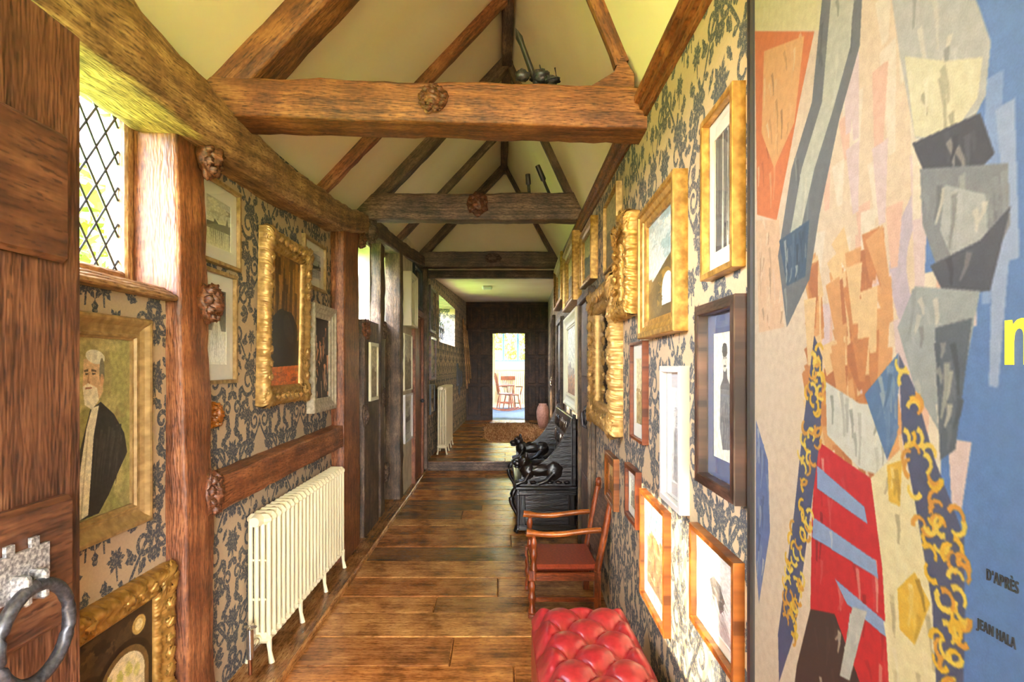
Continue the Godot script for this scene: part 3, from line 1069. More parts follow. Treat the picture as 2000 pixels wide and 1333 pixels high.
# carved black settle with crouching beasts on the arms; back to the right wall
func settle(x0: float, x1: float, d0: float, d1: float) -> void:
	var t := thing("carved_settle", "black carved oak box settle with crouching beast arms, below the cream framed picture", "settle", P(x0, 0, d0))
	var W := x1 - x0
	var L := d1 - d0
	var chest := MB.new()
	chest.box(Vector3(W / 2, .2, -L / 2), Vector3(W - .03, .33, L - .03), .006)
	part("chest", chest, M.black_oak, t)
	var pl := MB.new()
	for s in [0.0, 1.0]:
		var z: float = .0 if s == 0.0 else -L
		var sg := 1.0 if s == 0.0 else -1.0
		for q in [[W / 2, .06, W - .02, .05], [W / 2, .345, W - .02, .04], [.04, .2, .05, .25], [W - .05, .2, .05, .25]]:
			pl.box(Vector3(q[0], q[1], z - sg * .008), Vector3(q[2], q[3], .016), .004)
	for q in [.06, .345]:
		pl.box(Vector3(.006, q, -L / 2), Vector3(.02, .05, L - .02), .004)
	for k in 4:
		pl.box(Vector3(.006, .2, -.03 - k * (L - .06) / 3), Vector3(.02, .25, .05), .004)
	part("panel_framing", pl, M.black_oak, t)
	var seat := MB.new()
	seat.box(Vector3(W / 2 - .01, .385, -L / 2), Vector3(W + .02, .03, L + .01), .008)
	part("seat", seat, M.black_oak, t)
	var pn := MB.new()
	pn.box(Vector3(W - .03, .68, -L / 2), Vector3(.035, .56, L), .006)
	part("back_board", pn, M.black_oak, t)
	var cv := MB.new()
	for i in 9:
		for j in 3:
			cv.lump(Vector3(W - .05, .52 + j * .16, -.1 - i * (L - .2) / 8), Vector3(.014, .06, .065), Basis(), nz, .45, 3.6, i * 2.0 + j, 18, 14)
	part("back_carving", cv, M.black_oak, t)
	for s in [0.0, 1.0]:
		var z := -.03 if s == 0.0 else -L + .075
		var arm := MB.new()
		var poly := PackedVector2Array([V(.02, .4), V(W - .03, .4), V(W - .01, .98)])
		for k in 13:
			var f := k / 12.0
			poly.append(V(W - .03 - f * (W - .12), .99 - .43 * (1.0 - pow(1.0 - f, 2.3))))
		poly.append(V(.04, .5))
		arm.prism(poly, Vector3(0, 0, z), Vector3(1, 0, 0), Vector3.UP, Vector3(0, 0, -1), .045)
		var ap := part("arm_panel", arm, M.black_oak, t)
		var be := MB.new()
		var zc := z - .022
		# crouching beast: haunch, back, chest, head with muzzle and ears, forelegs, tail along the arm
		be.lump(Vector3(.30, .52, zc), Vector3(.085, .085, .045), Basis(), nz, .18, 3.0, s + 1, 24, 16)
		be.lump(Vector3(.19, .525, zc), Vector3(.13, .06, .04), Basis(), nz, .2, 3.0, s + 2, 26, 16)
		be.lump(Vector3(.09, .52, zc), Vector3(.065, .075, .045), Basis(), nz, .25, 4.0, s + 3, 22, 16)
		be.lump(Vector3(.055, .595, zc), Vector3(.05, .05, .04), Basis(), nz, .3, 4.0, s + 4, 22, 16)
		be.lump(Vector3(.0, .58, zc), Vector3(.038, .026, .026), Basis(), nz, .2, 3.0, s + 6, 16, 12)
		be.lump(Vector3(.0, .552, zc), Vector3(.03, .012, .02), Basis(), nz, .2, 3.0, s + 7, 12, 8)
		for e in [-1.0, 1.0]:
			be.lump(Vector3(.075, .645, zc + e * .022), Vector3(.014, .026, .010), Basis(), nz, .2, 2.0, s, 10, 8)
			be.tube([Vector3(.1, .5, zc + e * .028), Vector3(.06, .44, zc + e * .03), Vector3(-.01, .415, zc + e * .03)], [.026, .018, .02], 9)
			be.tube([Vector3(.3, .5, zc + e * .03), Vector3(.24, .44, zc + e * .032), Vector3(.17, .415, zc + e * .032)], [.03, .02, .018], 9)
		be.tube([Vector3(.36, .5, zc), Vector3(.42, .54, zc), Vector3(.43, .62, zc), Vector3(.39, .64, zc)], [.018, .016, .014, .018], 8)
		for k in 6:
			be.lump(Vector3(.06 + k * .07, .425, zc), Vector3(.034, .02, .04), Basis(), nz, .3, 3.0, s + 8 + k, 14, 10)
		part("beast_carving", be, M.black_oak, ap)
		var sc := MB.new()
		var pts: Array = []
		for k in 15:
			var f := k / 14.0
			pts.append(Vector3(-.015 - .035 * sin(f * TAU), .37 - f * .36, z - .022))
		sc.tube(pts, [.02, .022, .024, .024, .022, .02, .019, .018, .018, .019, .021, .024, .026, .026, .022], 9)
		part("scroll_bracket", sc, M.black_oak, t)

# windsor rocking chair and its plainer neighbour, seen through the far doorway
func windsor(label: String, at: Vector3, turn: float, rocker: bool) -> void:
	var t := thing("windsor_rocking_chair" if rocker else "windsor_chair", label, "chair", at)
	t.rotation.y = turn
	var y0 := .06 if rocker else 0.0
	var seat := MB.new()
	seat.lump(Vector3(0, y0 + .43, 0), Vector3(.25, .028, .23), Basis(), nz, .05, 1.0, 0, 22, 10)
	part("seat", seat, M.chair, t)
	for sx in [-1.0, 1.0]:
		for sz in [-1.0, 1.0]:
			var l := MB.new()
			l.tube([Vector3(sx * .22, y0, sz * .2), Vector3(sx * .19, y0 + .2, sz * .17), Vector3(sx * .15, y0 + .43, sz * .13)], [.014, .022, .016], 8)
			part("leg", l, M.chair, t)
		var ar := MB.new()
		ar.tube([Vector3(-.22, y0 + .66, sx * .22), Vector3(0, y0 + .67, sx * .25), Vector3(.22, y0 + .67, sx * .24)], .017, 8)
		ar.tube([Vector3(.18, y0 + .44, sx * .2), Vector3(.2, y0 + .66, sx * .24)], .014, 8)
		part("arm", ar, M.chair, t)
		var stn := MB.new()
		stn.tube([Vector3(-.2, y0 + .18, sx * .17), Vector3(.2, y0 + .18, sx * .17)], .012, 7)
		part("stretcher", stn, M.chair, t)
		if rocker:
			var rk := MB.new()
			var pts: Array = []
			for k in 13:
				var a := (k - 6) / 6.0
				pts.append(Vector3(a * .42, .015 + .07 * a * a + .01, sx * .2))
			rk.tube(pts, .016, 7)
			part("rocker", rk, M.chair, t)
	for k in 7:
		var z := -.18 + k * .06
		var sp := MB.new()
		var hh := (.46 + .12 * cos((k - 3) * .4)) if rocker else .46
		sp.tube([Vector3(-.2, y0 + .44, z * .8), Vector3(-.3, y0 + .44 + hh, z)], .008, 6)
		part("spindle", sp, M.chair, t)
	var bow := MB.new()
	if rocker:
		var pts2: Array = []
		for k in 17:
			var a := PI * k / 16
			pts2.append(Vector3(-.2 - .1 * sin(a), y0 + .5 + .52 * sin(a), -cos(a) * .23))
		bow.tube(pts2, .015, 8)
	else:
		bow.box(Vector3(-.3, y0 + .92, 0), Vector3(.025, .12, .46), .008)
	part("back_bow" if rocker else "back_rail", bow, M.chair, t)

# large sheet on the right wall: a plain stand-in of loose colour fields in the sheet's colours
func poster_tex() -> ImageTexture:
	var fields: Array = [
		[Color8(240,226,172), [V(-0.004, -0.049), V(0.243, 0.086), V(0.23, 0.203), V(-0.004, 0.111)]],
		[Color8(236,132,70), [V(0.001, 0.114), V(0.209, 0.196), V(0.165, 0.25), V(0.124, 0.308), V(0.088, 0.356), V(0.01, 0.336)]],
		[Color8(248,186,120), [V(0.039, 0.152), V(0.18, 0.189), V(0.149, 0.266), V(0.079, 0.297), V(0.029, 0.244)]],
		[Color8(244,200,160), [V(0.005, 0.342), V(0.097, 0.357), V(0.115, 0.475), V(0.018, 0.477)]],
		[Color8(118,122,126), [V(0.256, 0.093), V(0.334, 0.137), V(0.319, 0.251), V(0.274, 0.298), V(0.223, 0.374), V(0.195, 0.432), V(0.124, 0.476), V(0.093, 0.396), V(0.14, 0.312), V(0.202, 0.262)]],
		[Color8(206,204,186), [V(0.274, 0.103), V(0.319, 0.128), V(0.299, 0.244), V(0.256, 0.288), V(0.209, 0.328), V(0.165, 0.385), V(0.132, 0.385), V(0.172, 0.319), V(0.23, 0.27)]],
		[Color8(70,96,124), [V(0.097, 0.38), V(0.195, 0.374), V(0.183, 0.428), V(0.124, 0.432)]],
		[Color8(198,196,192), [V(0.354, 0.147), V(0.455, 0.203), V(0.517, 0.323), V(0.511, 0.354), V(0.475, 0.379), V(0.418, 0.354), V(0.394, 0.287)]],
		[Color8(236,226,190), [V(0.402, 0.29), V(0.462, 0.315), V(0.508, 0.329), V(0.502, 0.352), V(0.468, 0.368), V(0.418, 0.353)]],
		[Color8(66,66,76), [V(0.414, 0.357), V(0.505, 0.362), V(0.521, 0.391), V(0.487, 0.402), V(0.43, 0.379)]],
		[Color8(140,144,150), [V(0.426, 0.378), V(0.535, 0.4), V(0.537, 0.436), V(0.505, 0.468), V(0.455, 0.457), V(0.43, 0.418)]],
		[Color8(188,190,190), [V(0.462, 0.397), V(0.511, 0.413), V(0.514, 0.441), V(0.475, 0.452), V(0.455, 0.426)]],
		[Color8(78,80,92), [V(0.505, 0.44), V(0.538, 0.425), V(0.516, 0.472), V(0.462, 0.471), V(0.441, 0.448)]],
		[Color8(168,174,176), [V(0.418, 0.46), V(0.505, 0.471), V(0.49, 0.512), V(0.468, 0.572), V(0.418, 0.533), V(0.39, 0.488)]],
		[Color8(92,102,116), [V(0.448, 0.491), V(0.496, 0.487), V(0.475, 0.571), V(0.455, 0.58)]],
		[Color8(110,128,176), [V(0.005, 0.581), V(0.055, 0.624), V(0.063, 0.704), V(0.018, 0.797), V(0.005, 0.752)]],
		[Color8(224,222,212), [V(0.239, 0.531), V(0.319, 0.548), V(0.377, 0.546), V(0.372, 0.603), V(0.319, 0.602), V(0.243, 0.58)]],
		[Color8(92,128,176), [V(0.329, 0.54), V(0.392, 0.507), V(0.39, 0.568), V(0.372, 0.589)]],
		[Color8(214,30,34), [V(0.216, 0.587), V(0.286, 0.599), V(0.341, 0.607), V(0.363, 0.674), V(0.383, 0.755), V(0.383, 0.82), V(0.319, 0.779), V(0.262, 0.739), V(0.198, 0.753), V(0.203, 0.657)]],
		[Color8(150,172,212), [V(0.216, 0.611), V(0.329, 0.632), V(0.335, 0.645), V(0.217, 0.633)]],
		[Color8(150,172,212), [V(0.206, 0.662), V(0.351, 0.671), V(0.356, 0.684), V(0.203, 0.682)]],
		[Color8(150,172,212), [V(0.262, 0.707), V(0.37, 0.714), V(0.373, 0.726), V(0.291, 0.722)]],
		[Color8(242,226,180), [V(0.341, 0.607), V(0.394, 0.579), V(0.43, 0.622), V(0.455, 0.683), V(0.458, 0.784), V(0.383, 0.82), V(0.363, 0.674)]],
		[Color8(236,190,60), [V(0.372, 0.593), V(0.398, 0.586), V(0.394, 0.621), V(0.375, 0.62)]],
		[Color8(236,190,60), [V(0.39, 0.683), V(0.418, 0.664), V(0.441, 0.68), V(0.418, 0.716), V(0.394, 0.712)]],
		[Color8(70,46,34), [V(0.198, 0.753), V(0.262, 0.739), V(0.319, 0.779), V(0.319, 0.85), V(0.115, 0.946), V(0.157, 0.822)]],
		[Color8(198,196,188), [V(0.303, 0.721), V(0.334, 0.716), V(0.297, 0.786), V(0.274, 0.79)]],
	]
	var bands: Array = [
		[V(0.209, 0.487), V(0.231, 0.509), V(0.226, 0.581), V(0.187, 0.69), V(0.149, 0.793), V(0.097, 0.861), V(0.093, 0.81), V(0.149, 0.666), V(0.177, 0.575)],
		[V(0.392, 0.507), V(0.418, 0.533), V(0.448, 0.581), V(0.486, 0.625), V(0.487, 0.674), V(0.483, 0.773), V(0.455, 0.786), V(0.444, 0.679), V(0.418, 0.613), V(0.398, 0.568)],
	]
	rng.seed = 404
	var W := 1024
	var H := 1552
	var im := canvas(W, H, Color8(240, 214, 186))
	for y in range(0, H, 2):
		var f := float(y) / H
		var e := .475 + .05 * sin(f * 9.0) - .03 * f
		im.fill_rect(Rect2i(int(e * W), y, W, 2), Color8(112, 150, 214).lerp(Color8(84, 126, 196), f))
		im.fill_rect(Rect2i(int((e - .03 + .02 * sin(f * 40.0)) * W), y, 30, 2), Color8(206, 190, 206))
	for k in 60:
		var x := rng.randf_range(.2, .5)
		var y := rng.randf_range(.2, .6)
		iline(im, [V(x, y), V(x + rng.randf_range(-.01, .01), y + rng.randf_range(.03, .12))], .03, .012, [Color8(244, 196, 172), Color8(246, 228, 206), Color8(232, 206, 206)][k % 3])
	for k in 40:
		var x := rng.randf_range(.52, .98)
		var y := rng.randf_range(.1, .95)
		iline(im, [V(x, y), V(x + rng.randf_range(-.01, .01), y + rng.randf_range(.05, .14))], .02, .01, [Color8(140, 168, 222), Color8(92, 132, 200), Color8(168, 186, 228)][k % 3])
	for k in 90:
		var x := rng.randf_range(.19, .37)
		var y := rng.randf_range(.40, .56)
		iline(im, [V(x, y), V(x + rng.randf_range(.0, .03), y + rng.randf_range(.03, .07))], .035, .012, [Color8(232, 168, 104), Color8(214, 140, 76), Color8(246, 206, 150), Color8(198, 122, 66)][k % 4])
	for q in fields:
		var c: Color = q[0]
		var pts: Array = q[1]
		# loose brush work: base field, then strokes of neighbouring tones inside it
		ipoly(im, pts, c)
		var lo := V(9, 9)
		var hi := V(-9, -9)
		for p in pts:
			lo = V(minf(lo.x, p.x), minf(lo.y, p.y)); hi = V(maxf(hi.x, p.x), maxf(hi.y, p.y))
		var pk := PackedVector2Array(pts)
		for k in 46:
			var x := rng.randf_range(lo.x, hi.x)
			var y := rng.randf_range(lo.y, hi.y)
			var a := V(x, y)
			var b := V(x + rng.randf_range(-.012, .012), y + rng.randf_range(.01, .045))
			if Geometry2D.is_point_in_polygon(a, pk) and Geometry2D.is_point_in_polygon(b, pk):
				iline(im, [a, a.lerp(b, .5) + V(.002, 0), b], .008, .003, c.lerp([Color8(252, 240, 214), c.darkened(.4), c.lightened(.25)][k % 3], rng.randf_range(.2, .6)))
	for bnd in bands:
		ipoly(im, bnd, Color8(84, 90, 124))
		var pk := PackedVector2Array(bnd)
		for k in 900:
			var x := rng.randf_range(.05, .5)
			var y := rng.randf_range(.48, .8)
			if Geometry2D.is_point_in_polygon(V(x, y), pk):
				var a := rng.randf() * TAU
				var pts: Array = []
				for j in 6:
					pts.append(V(x, y) + V(cos(a + j * .6), sin(a + j * .6) * .66) * .010)
				iline(im, pts, .007, .004, [Color8(240, 190, 40), Color8(226, 160, 52), Color8(250, 212, 84)][k % 3])
	return ifinish(im, 2, .12, 55)

func text_part(txt: String, parent: Node3D, at: Vector3, h: float, squeeze: float, m: Material, font := "Droid Sans") -> void:
	var tm := TextMesh.new()
	var sf := SystemFont.new()
	sf.font_names = PackedStringArray([font])
	sf.font_weight = 700
	tm.font = sf
	tm.text = txt
	tm.font_size = 64
	tm.pixel_size = h / 46.0
	tm.depth = .001
	tm.horizontal_alignment = HORIZONTAL_ALIGNMENT_LEFT
	tm.vertical_alignment = VERTICAL_ALIGNMENT_BOTTOM
	var o := mi("lettering", tm, m, parent, at)
	o.scale = Vector3(squeeze, 1, 1)

func poster() -> void:
	var d0 := .03
	var d1 := 1.165
	var y0 := .55
	var y1 := 2.27
	var dm := (d0 + d1) / 2
	var t := thing("wall_poster", "very tall colourful sheet of blue, red, gold and steel brushwork in thin dark frame", "poster")
	var xa := Vector3(-.04, 0, 1).normalized()
	t.transform = Transform3D(Basis(xa, Vector3.UP, xa.cross(Vector3.UP)), P(XR(dm), (y0 + y1) / 2, dm))
	var w := d1 - d0
	var h := y1 - y0
	var sheet := art_mat(poster_tex(), .6)
	sheet.albedo_color = Color(.6, .6, .6)
	var mb := MB.new()
	mb.smooth(false)
	mb.quad(Vector3(-w / 2, -h / 2, .008), Vector3(-w / 2, h / 2, .008), Vector3(w / 2, h / 2, .008), Vector3(w / 2, -h / 2, .008))
	part("printed_sheet", mb, sheet, t)
	var fr := MB.new()
	fr.box(Vector3(-w / 2 - .012, 0, .008), Vector3(.024, h + .05, .016), .004)
	fr.box(Vector3(w / 2 + .012, 0, .008), Vector3(.024, h + .05, .016), .004)
	fr.box(Vector3(0, h / 2 + .012, .008), Vector3(w, .024, .016), .004)
	fr.box(Vector3(0, -h / 2 - .012, .008), Vector3(w, .024, .016), .004)
	part("frame", fr, M.black_frame, t)
	var ink := mat(Color8(18, 20, 30), .8)
	var yel := mat(Color8(246, 208, 40), .7)
	var uv := func(u: float, v: float) -> Vector3: return Vector3(-w / 2 + u * w, h / 2 - v * h, .0085)
	text_part("D'APRÈS", t, uv.call(.512, .648), .0115, .62, ink)
	text_part("JEAN HALA", t, uv.call(.502, .680), .0105, .62, ink)
	text_part("n", t, uv.call(.528, .528), .058, .8, yel)

# ---------------------------------------------------------------- the place
func Yl(d: float) -> float: return 2.40 + .045 * d      # foot of the left slope
func Yr(d: float) -> float: return 3.66 + .05 * d       # ridge
func Yc(d: float) -> float: return 2.36 + .05 * d       # foot of the right slope (cornice)
const RX := .07

func _ready() -> void:
	# ---- camera: level, with a shifted lens
	var cam := Camera3D.new()
	cam.name = "camera"
	cam.projection = Camera3D.PROJECTION_FRUSTUM
	cam.near = .05
	cam.far = 120
	cam.size = 1333.0 / 1100.0 * .05
	cam.frustum_offset = Vector2(25.0 / 1100.0 * .05, 50.5 / 1100.0 * .05)
	add_child(cam)
	cam.position = Vector3(0, 1.38, 0)
	cam.current = true
	# ---- sky, sun, exposure
	var env := Environment.new()
	env.background_mode = Environment.BG_SKY
	var sky := Sky.new()
	var sm := ProceduralSkyMaterial.new()
	sm.sky_top_color = Color(.76, .82, .92)
	sm.sky_horizon_color = Color(.95, .94, .92)
	sm.ground_bottom_color = Color(.36, .42, .22)
	sm.ground_horizon_color = Color(.7, .74, .66)
	sm.sky_energy_multiplier = 2.4
	sky.sky_material = sm
	env.sky = sky
	env.tonemap_mode = Environment.TONE_MAPPER_LINEAR
	env.tonemap_exposure = 12.0
	env.sdfgi_enabled = true
	env.ssao_enabled = true
	env.ssil_enabled = true
	var we := WorldEnvironment.new()
	we.name = "world_environment"
	we.environment = env
	add_child(we)
	var sun := DirectionalLight3D.new()
	sun.name = "sun"
	add_child(sun)
	sun.look_at_from_position(Vector3.ZERO, Vector3(1.83, -1.28, -.38))
	sun.light_color = Color(1, .93, .8)
	sun.light_energy = 0.75
	sun.light_angular_distance = .6
	sun.shadow_enabled = true

	nz.seed = 5
	nz.frequency = .6
	make_materials()
	build_shell()
	build_timbers()
	build_windows()
	build_left()
	build_right()
	build_far()
	build_garden()

func planks(parent: Node, d0: float, d1: float, y: float, xl: Callable, xr: Callable, mats: Array, seed: int, wmin: float, wmax: float) -> void:
	rng.seed = seed
	var d := d0
	while d < d1 - .01:
		var w := minf(rng.randf_range(wmin, wmax), d1 - d)
		if d1 - (d + w) < .08: w = d1 - d
		var a: float = xl.call(d + w / 2)
		var b: float = xr.call(d + w / 2)
		var cut := [a, b]
		if rng.randf() < .45: cut = [a, lerpf(a, b, rng.randf_range(.3, .7)), b]
		for k in cut.size() - 1:
			var mb := MB.new()
			var lx: float = cut[k + 1] - cut[k]
			mb.box(Vector3.ZERO, Vector3(lx - .003, .03, w - .006), .005, Basis(), V(rng.randf() * 3, rng.randf() * 3))
			var o := part("plank", mb, mats[rng.randi() % mats.size()], parent)
			o.position = P((cut[k] + cut[k + 1]) / 2, y - .015 + rng.randf_range(-.002, .002), d + w / 2)
			o.rotation.z = rng.randf_range(-.0012, .0012)
		d += w

func build_shell() -> void:
	# floors
	var f := MB.new()
	f.box(P(-.1, -.09, 3.5), Vector3(2.8, .1, 8.2), .002)
	var fl := struct("floor", f, M.dark, "dark worn oak boards running across the lower corridor", "floor")
	planks(fl, -.12, 7.48, 0, func(_d): return -.95, func(d): return XR(d) + .02, M.planks, 3, .2, .33)
	var ledge := MB.new()
	ledge.box(P(-1.07, .0, 3.6), Vector3(.22, .04, 7.7), .006)
	part("border_plank", ledge, M.planks[1], fl)
	var strip := MB.new()
	strip.box(P(-.955, .008, 3.6), Vector3(.02, .05, 7.7), .008)
	part("edge_strip", strip, M.planks[0], fl)
	var f2 := MB.new()
	f2.box(P(.1, .03, 10.45), Vector3(3.0, .11, 5.94), .002)
	var fu := struct("floor", f2, M.dark, "darker boards of the raised far corridor beyond the step", "floor")
	planks(fu, 7.5, 13.42, .12, func(_d): return -1.0, func(d): return XR(d) + .02, M.planks, 4, .2, .3)
	var ri := MB.new()
	ri.box(P(-.05, .055, 7.487), Vector3(2.1, .11, .024), .004)
	part("step_riser", ri, M.dark, fu)
	# left wall with its window openings
	var lw := MB.new()
	var out := Vector3(-.24, 0, 0)
	var seg := func(mb: MB, d0: float, d1: float, y0: float, y1: float, x: float) -> void:
		slab(mb, P(x, 0, d0), P(x, 0, d1), y0, y1, out)
	seg.call(lw, -.6, .95, -.05, 2.75, -1.17)
	seg.call(lw, .95, 1.98, -.05, 1.655, -1.17)
	seg.call(lw, .95, 1.98, 2.29, 2.75, -1.17)
	seg.call(lw, 2.16, 4.0, -.05, 2.75, -1.17)
	seg.call(lw, 1.98, 2.16, 2.27, 2.75, -1.17)
	struct("wall_left", lw, M.paper, "left wall in slate and buff damask paper, with leaded window", "wall")
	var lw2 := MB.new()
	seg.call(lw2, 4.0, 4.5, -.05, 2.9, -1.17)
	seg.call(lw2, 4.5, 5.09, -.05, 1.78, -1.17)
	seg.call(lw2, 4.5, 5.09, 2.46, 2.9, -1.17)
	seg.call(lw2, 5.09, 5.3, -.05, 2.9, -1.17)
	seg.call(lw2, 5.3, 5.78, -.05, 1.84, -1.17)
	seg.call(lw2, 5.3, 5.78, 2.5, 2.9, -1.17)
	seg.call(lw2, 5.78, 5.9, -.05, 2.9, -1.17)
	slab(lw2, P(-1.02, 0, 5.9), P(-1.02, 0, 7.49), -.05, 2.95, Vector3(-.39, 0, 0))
	struct("wall_left_middle", lw2, M.plaster_shaded, "plaster wall between the dark posts before the step", "wall")
	var lw3 := MB.new()
	var lx := func(d: float) -> float: return -.97 + .19 * (d - 7.48) / 5.82
	for s in [[7.48, 8.7, 0.0, 3.1], [8.7, 10.9, 0.0, 1.77], [8.7, 10.9, 2.5, 3.1], [10.9, 13.5, 0.0, 3.1]]:
		slab(lw3, P(lx.call(s[0]), 0, s[0]), P(lx.call(s[1]), 0, s[1]), s[2], s[3], Vector3(-.4, 0, 0))
	struct("wall_left_far", lw3, M.paper, "damask papered window wall of the raised far corridor", "wall")
	# right wall
	var rw := MB.new()
	slab(rw, P(XR(-.15), 0, -.15), P(XR(7.4), 0, 7.4), -.05, 2.95, Vector3(.2, 0, 0))
	struct("wall_right", rw, M.paper, "right wall in slate and buff damask paper, crowded with pictures", "wall")
	var rw2 := MB.new()
	slab(rw2, P(XR(7.4), 0, 7.4), P(XR(13.5), 0, 13.5), -.05, 3.2, Vector3(.2, 0, 0))
	struct("wall_right_far", rw2, M.paper, "papered right wall of the raised far corridor", "wall")
	# sloping plaster ceiling
	var c := MB.new()
	c.smooth(false)
	var quad8 := func(mb: MB, a: Vector3, b: Vector3, d: Vector3, e: Vector3, n: Vector3) -> void:
		mb.quad(a, b, d, e); mb.quad(a + n, e + n, d + n, b + n)
		mb.quad(a, a + n, b + n, b); mb.quad(b, b + n, d + n, d); mb.quad(d, d + n, e + n, e); mb.quad(e, e + n, a + n, a)
	for i in 8:
		var a := -.15 + i * .965
		var b := a + .965
		quad8.call(c, P(-1.2, Yl(a) - .06, a), P(RX, Yr(a), a), P(RX, Yr(b), b), P(-1.2, Yl(b) - .06, b), Vector3(-.06, .06, 0))
		quad8.call(c, P(XR(a) + .02, Yc(a) - .04, a), P(XR(b) + .02, Yc(b) - .04, b), P(RX, Yr(b), b), P(RX, Yr(a), a), Vector3(.06, .03, 0))
	struct("ceiling", c, M.plaster, "cream plaster on the steep slopes between the roof timbers", "ceiling")
	var c2 := MB.new()
	c2.smooth(false)
	quad8.call(c2, P(-1.3, 2.64, 7.5), P(1.3, 2.64, 7.5), P(1.4, 2.92, 13.5), P(-1.3, 2.92, 13.5), Vector3(0, .06, 0))
	struct("ceiling", c2, M.plaster, "low cream ceiling of the far corridor", "ceiling")
	# gable above the low ceiling, closing the roof space
	var gb := MB.new()
	slab(gb, P(-1.5, 0, 7.52), P(1.1, 0, 7.52), 2.66, 4.2, Vector3(0, 0, -.08))
	struct("wall_gable", gb, M.plaster, "plaster gable above the last tie beam", "wall")
	# added, unseen landing behind the viewer; side opening and open gable let daylight in
	var pw := MB.new()
	slab(pw, P(-1.4, 0, -.1), P(-.86, 0, -.1), -.05, 2.36, Vector3(0, 0, .12))
	struct("wall_back", pw, M.plaster, "short plaster return carrying the open plank door", "wall")
	var er := MB.new()
	slab(er, P(-1.17, 0, -.6), P(-1.17, 0, -4.2), -.05, 2.75, Vector3(-.24, 0, 0))
	slab(er, P(XR(-.15), 0, -.15), P(XR(-.7), 0, -.7), -.05, 2.75, Vector3(.2, 0, 0))
	slab(er, P(XR(-.7), 0, -.7), P(XR(-4.2), 0, -4.2), -.05, .7, Vector3(.2, 0, 0))
	slab(er, P(XR(-.7), 0, -.7), P(XR(-4.2), 0, -4.2), 2.2, 2.75, Vector3(.2, 0, 0))
	slab(er, P(XR(-3.9), 0, -3.9), P(XR(-4.2), 0, -4.2), -.05, 2.75, Vector3(.2, 0, 0))
	slab(er, P(-1.4, 0, -4.2), P(.6, 0, -4.2), -.05, .45, Vector3(0, 0, .15))
	slab(er, P(-1.4, 0, -4.2), P(-1.0, 0, -4.2), -.05, 2.6, Vector3(0, 0, .15))
	slab(er, P(.25, 0, -4.2), P(.6, 0, -4.2), -.05, 2.6, Vector3(0, 0, .15))
	struct("wall_added_landing", er, M.plaster, "plaster walls of the added unseen landing, with wide openings that let daylight in", "wall")
	var ef := MB.new()
	ef.box(P(-.3, -.08, -2.35), Vector3(2.6, .15, 4.3), .002)
	struct("floor", ef, M.planks[0], "oak floor of the added unseen landing", "floor")
	var ec := MB.new()
	ec.smooth(false)
	for i in 4:
		var a := -4.35 + i * 1.06
		var b := a + 1.06
		quad8.call(ec, P(-1.2, Yl(a) - .06, a), P(RX, Yr(a), a), P(RX, Yr(b), b), P(-1.2, Yl(b) - .06, b), Vector3(-.06, .06, 0))
		quad8.call(ec, P(XR(a) + .02, Yc(a) - .04, a), P(XR(b) + .02, Yc(b) - .04, b), P(RX, Yr(b), b), P(RX, Yr(a), a), Vector3(.06, .03, 0))
	struct("ceiling", ec, M.plaster, "sloping plaster ceiling of the added unseen landing", "ceiling")

func rafter_left(mb: MB, d: float, w: float, f0: float, f1: float, seed: float, drop := .05) -> void:
	var a := P(-1.2, Yl(d) - .06, d).lerp(P(RX, Yr(d), d), f0)
	var b := P(-1.2, Yl(d) - .06, d).lerp(P(RX, Yr(d), d), f1)
	var n := Vector3(.72, -.69, 0) * drop * .5
	timber(mb, [a + n, b + n], [V(w, drop + .04)], Vector3(-.72, .69, 0), seed, .006)

func rafter_right(mb: MB, d: float, w: float, f0: float, f1: float, seed: float, drop := .04) -> void:
	var a := P(XR(d) + .02, Yc(d) - .04, d).lerp(P(RX, Yr(d), d), f0)
	var b := P(XR(d) + .02, Yc(d) - .04, d).lerp(P(RX, Yr(d), d), f1)
	var n := Vector3(-.93, -.36, 0) * drop * .5
	timber(mb, [a + n, b + n], [V(w, drop + .04)], Vector3(.93, .36, 0), seed, .004)

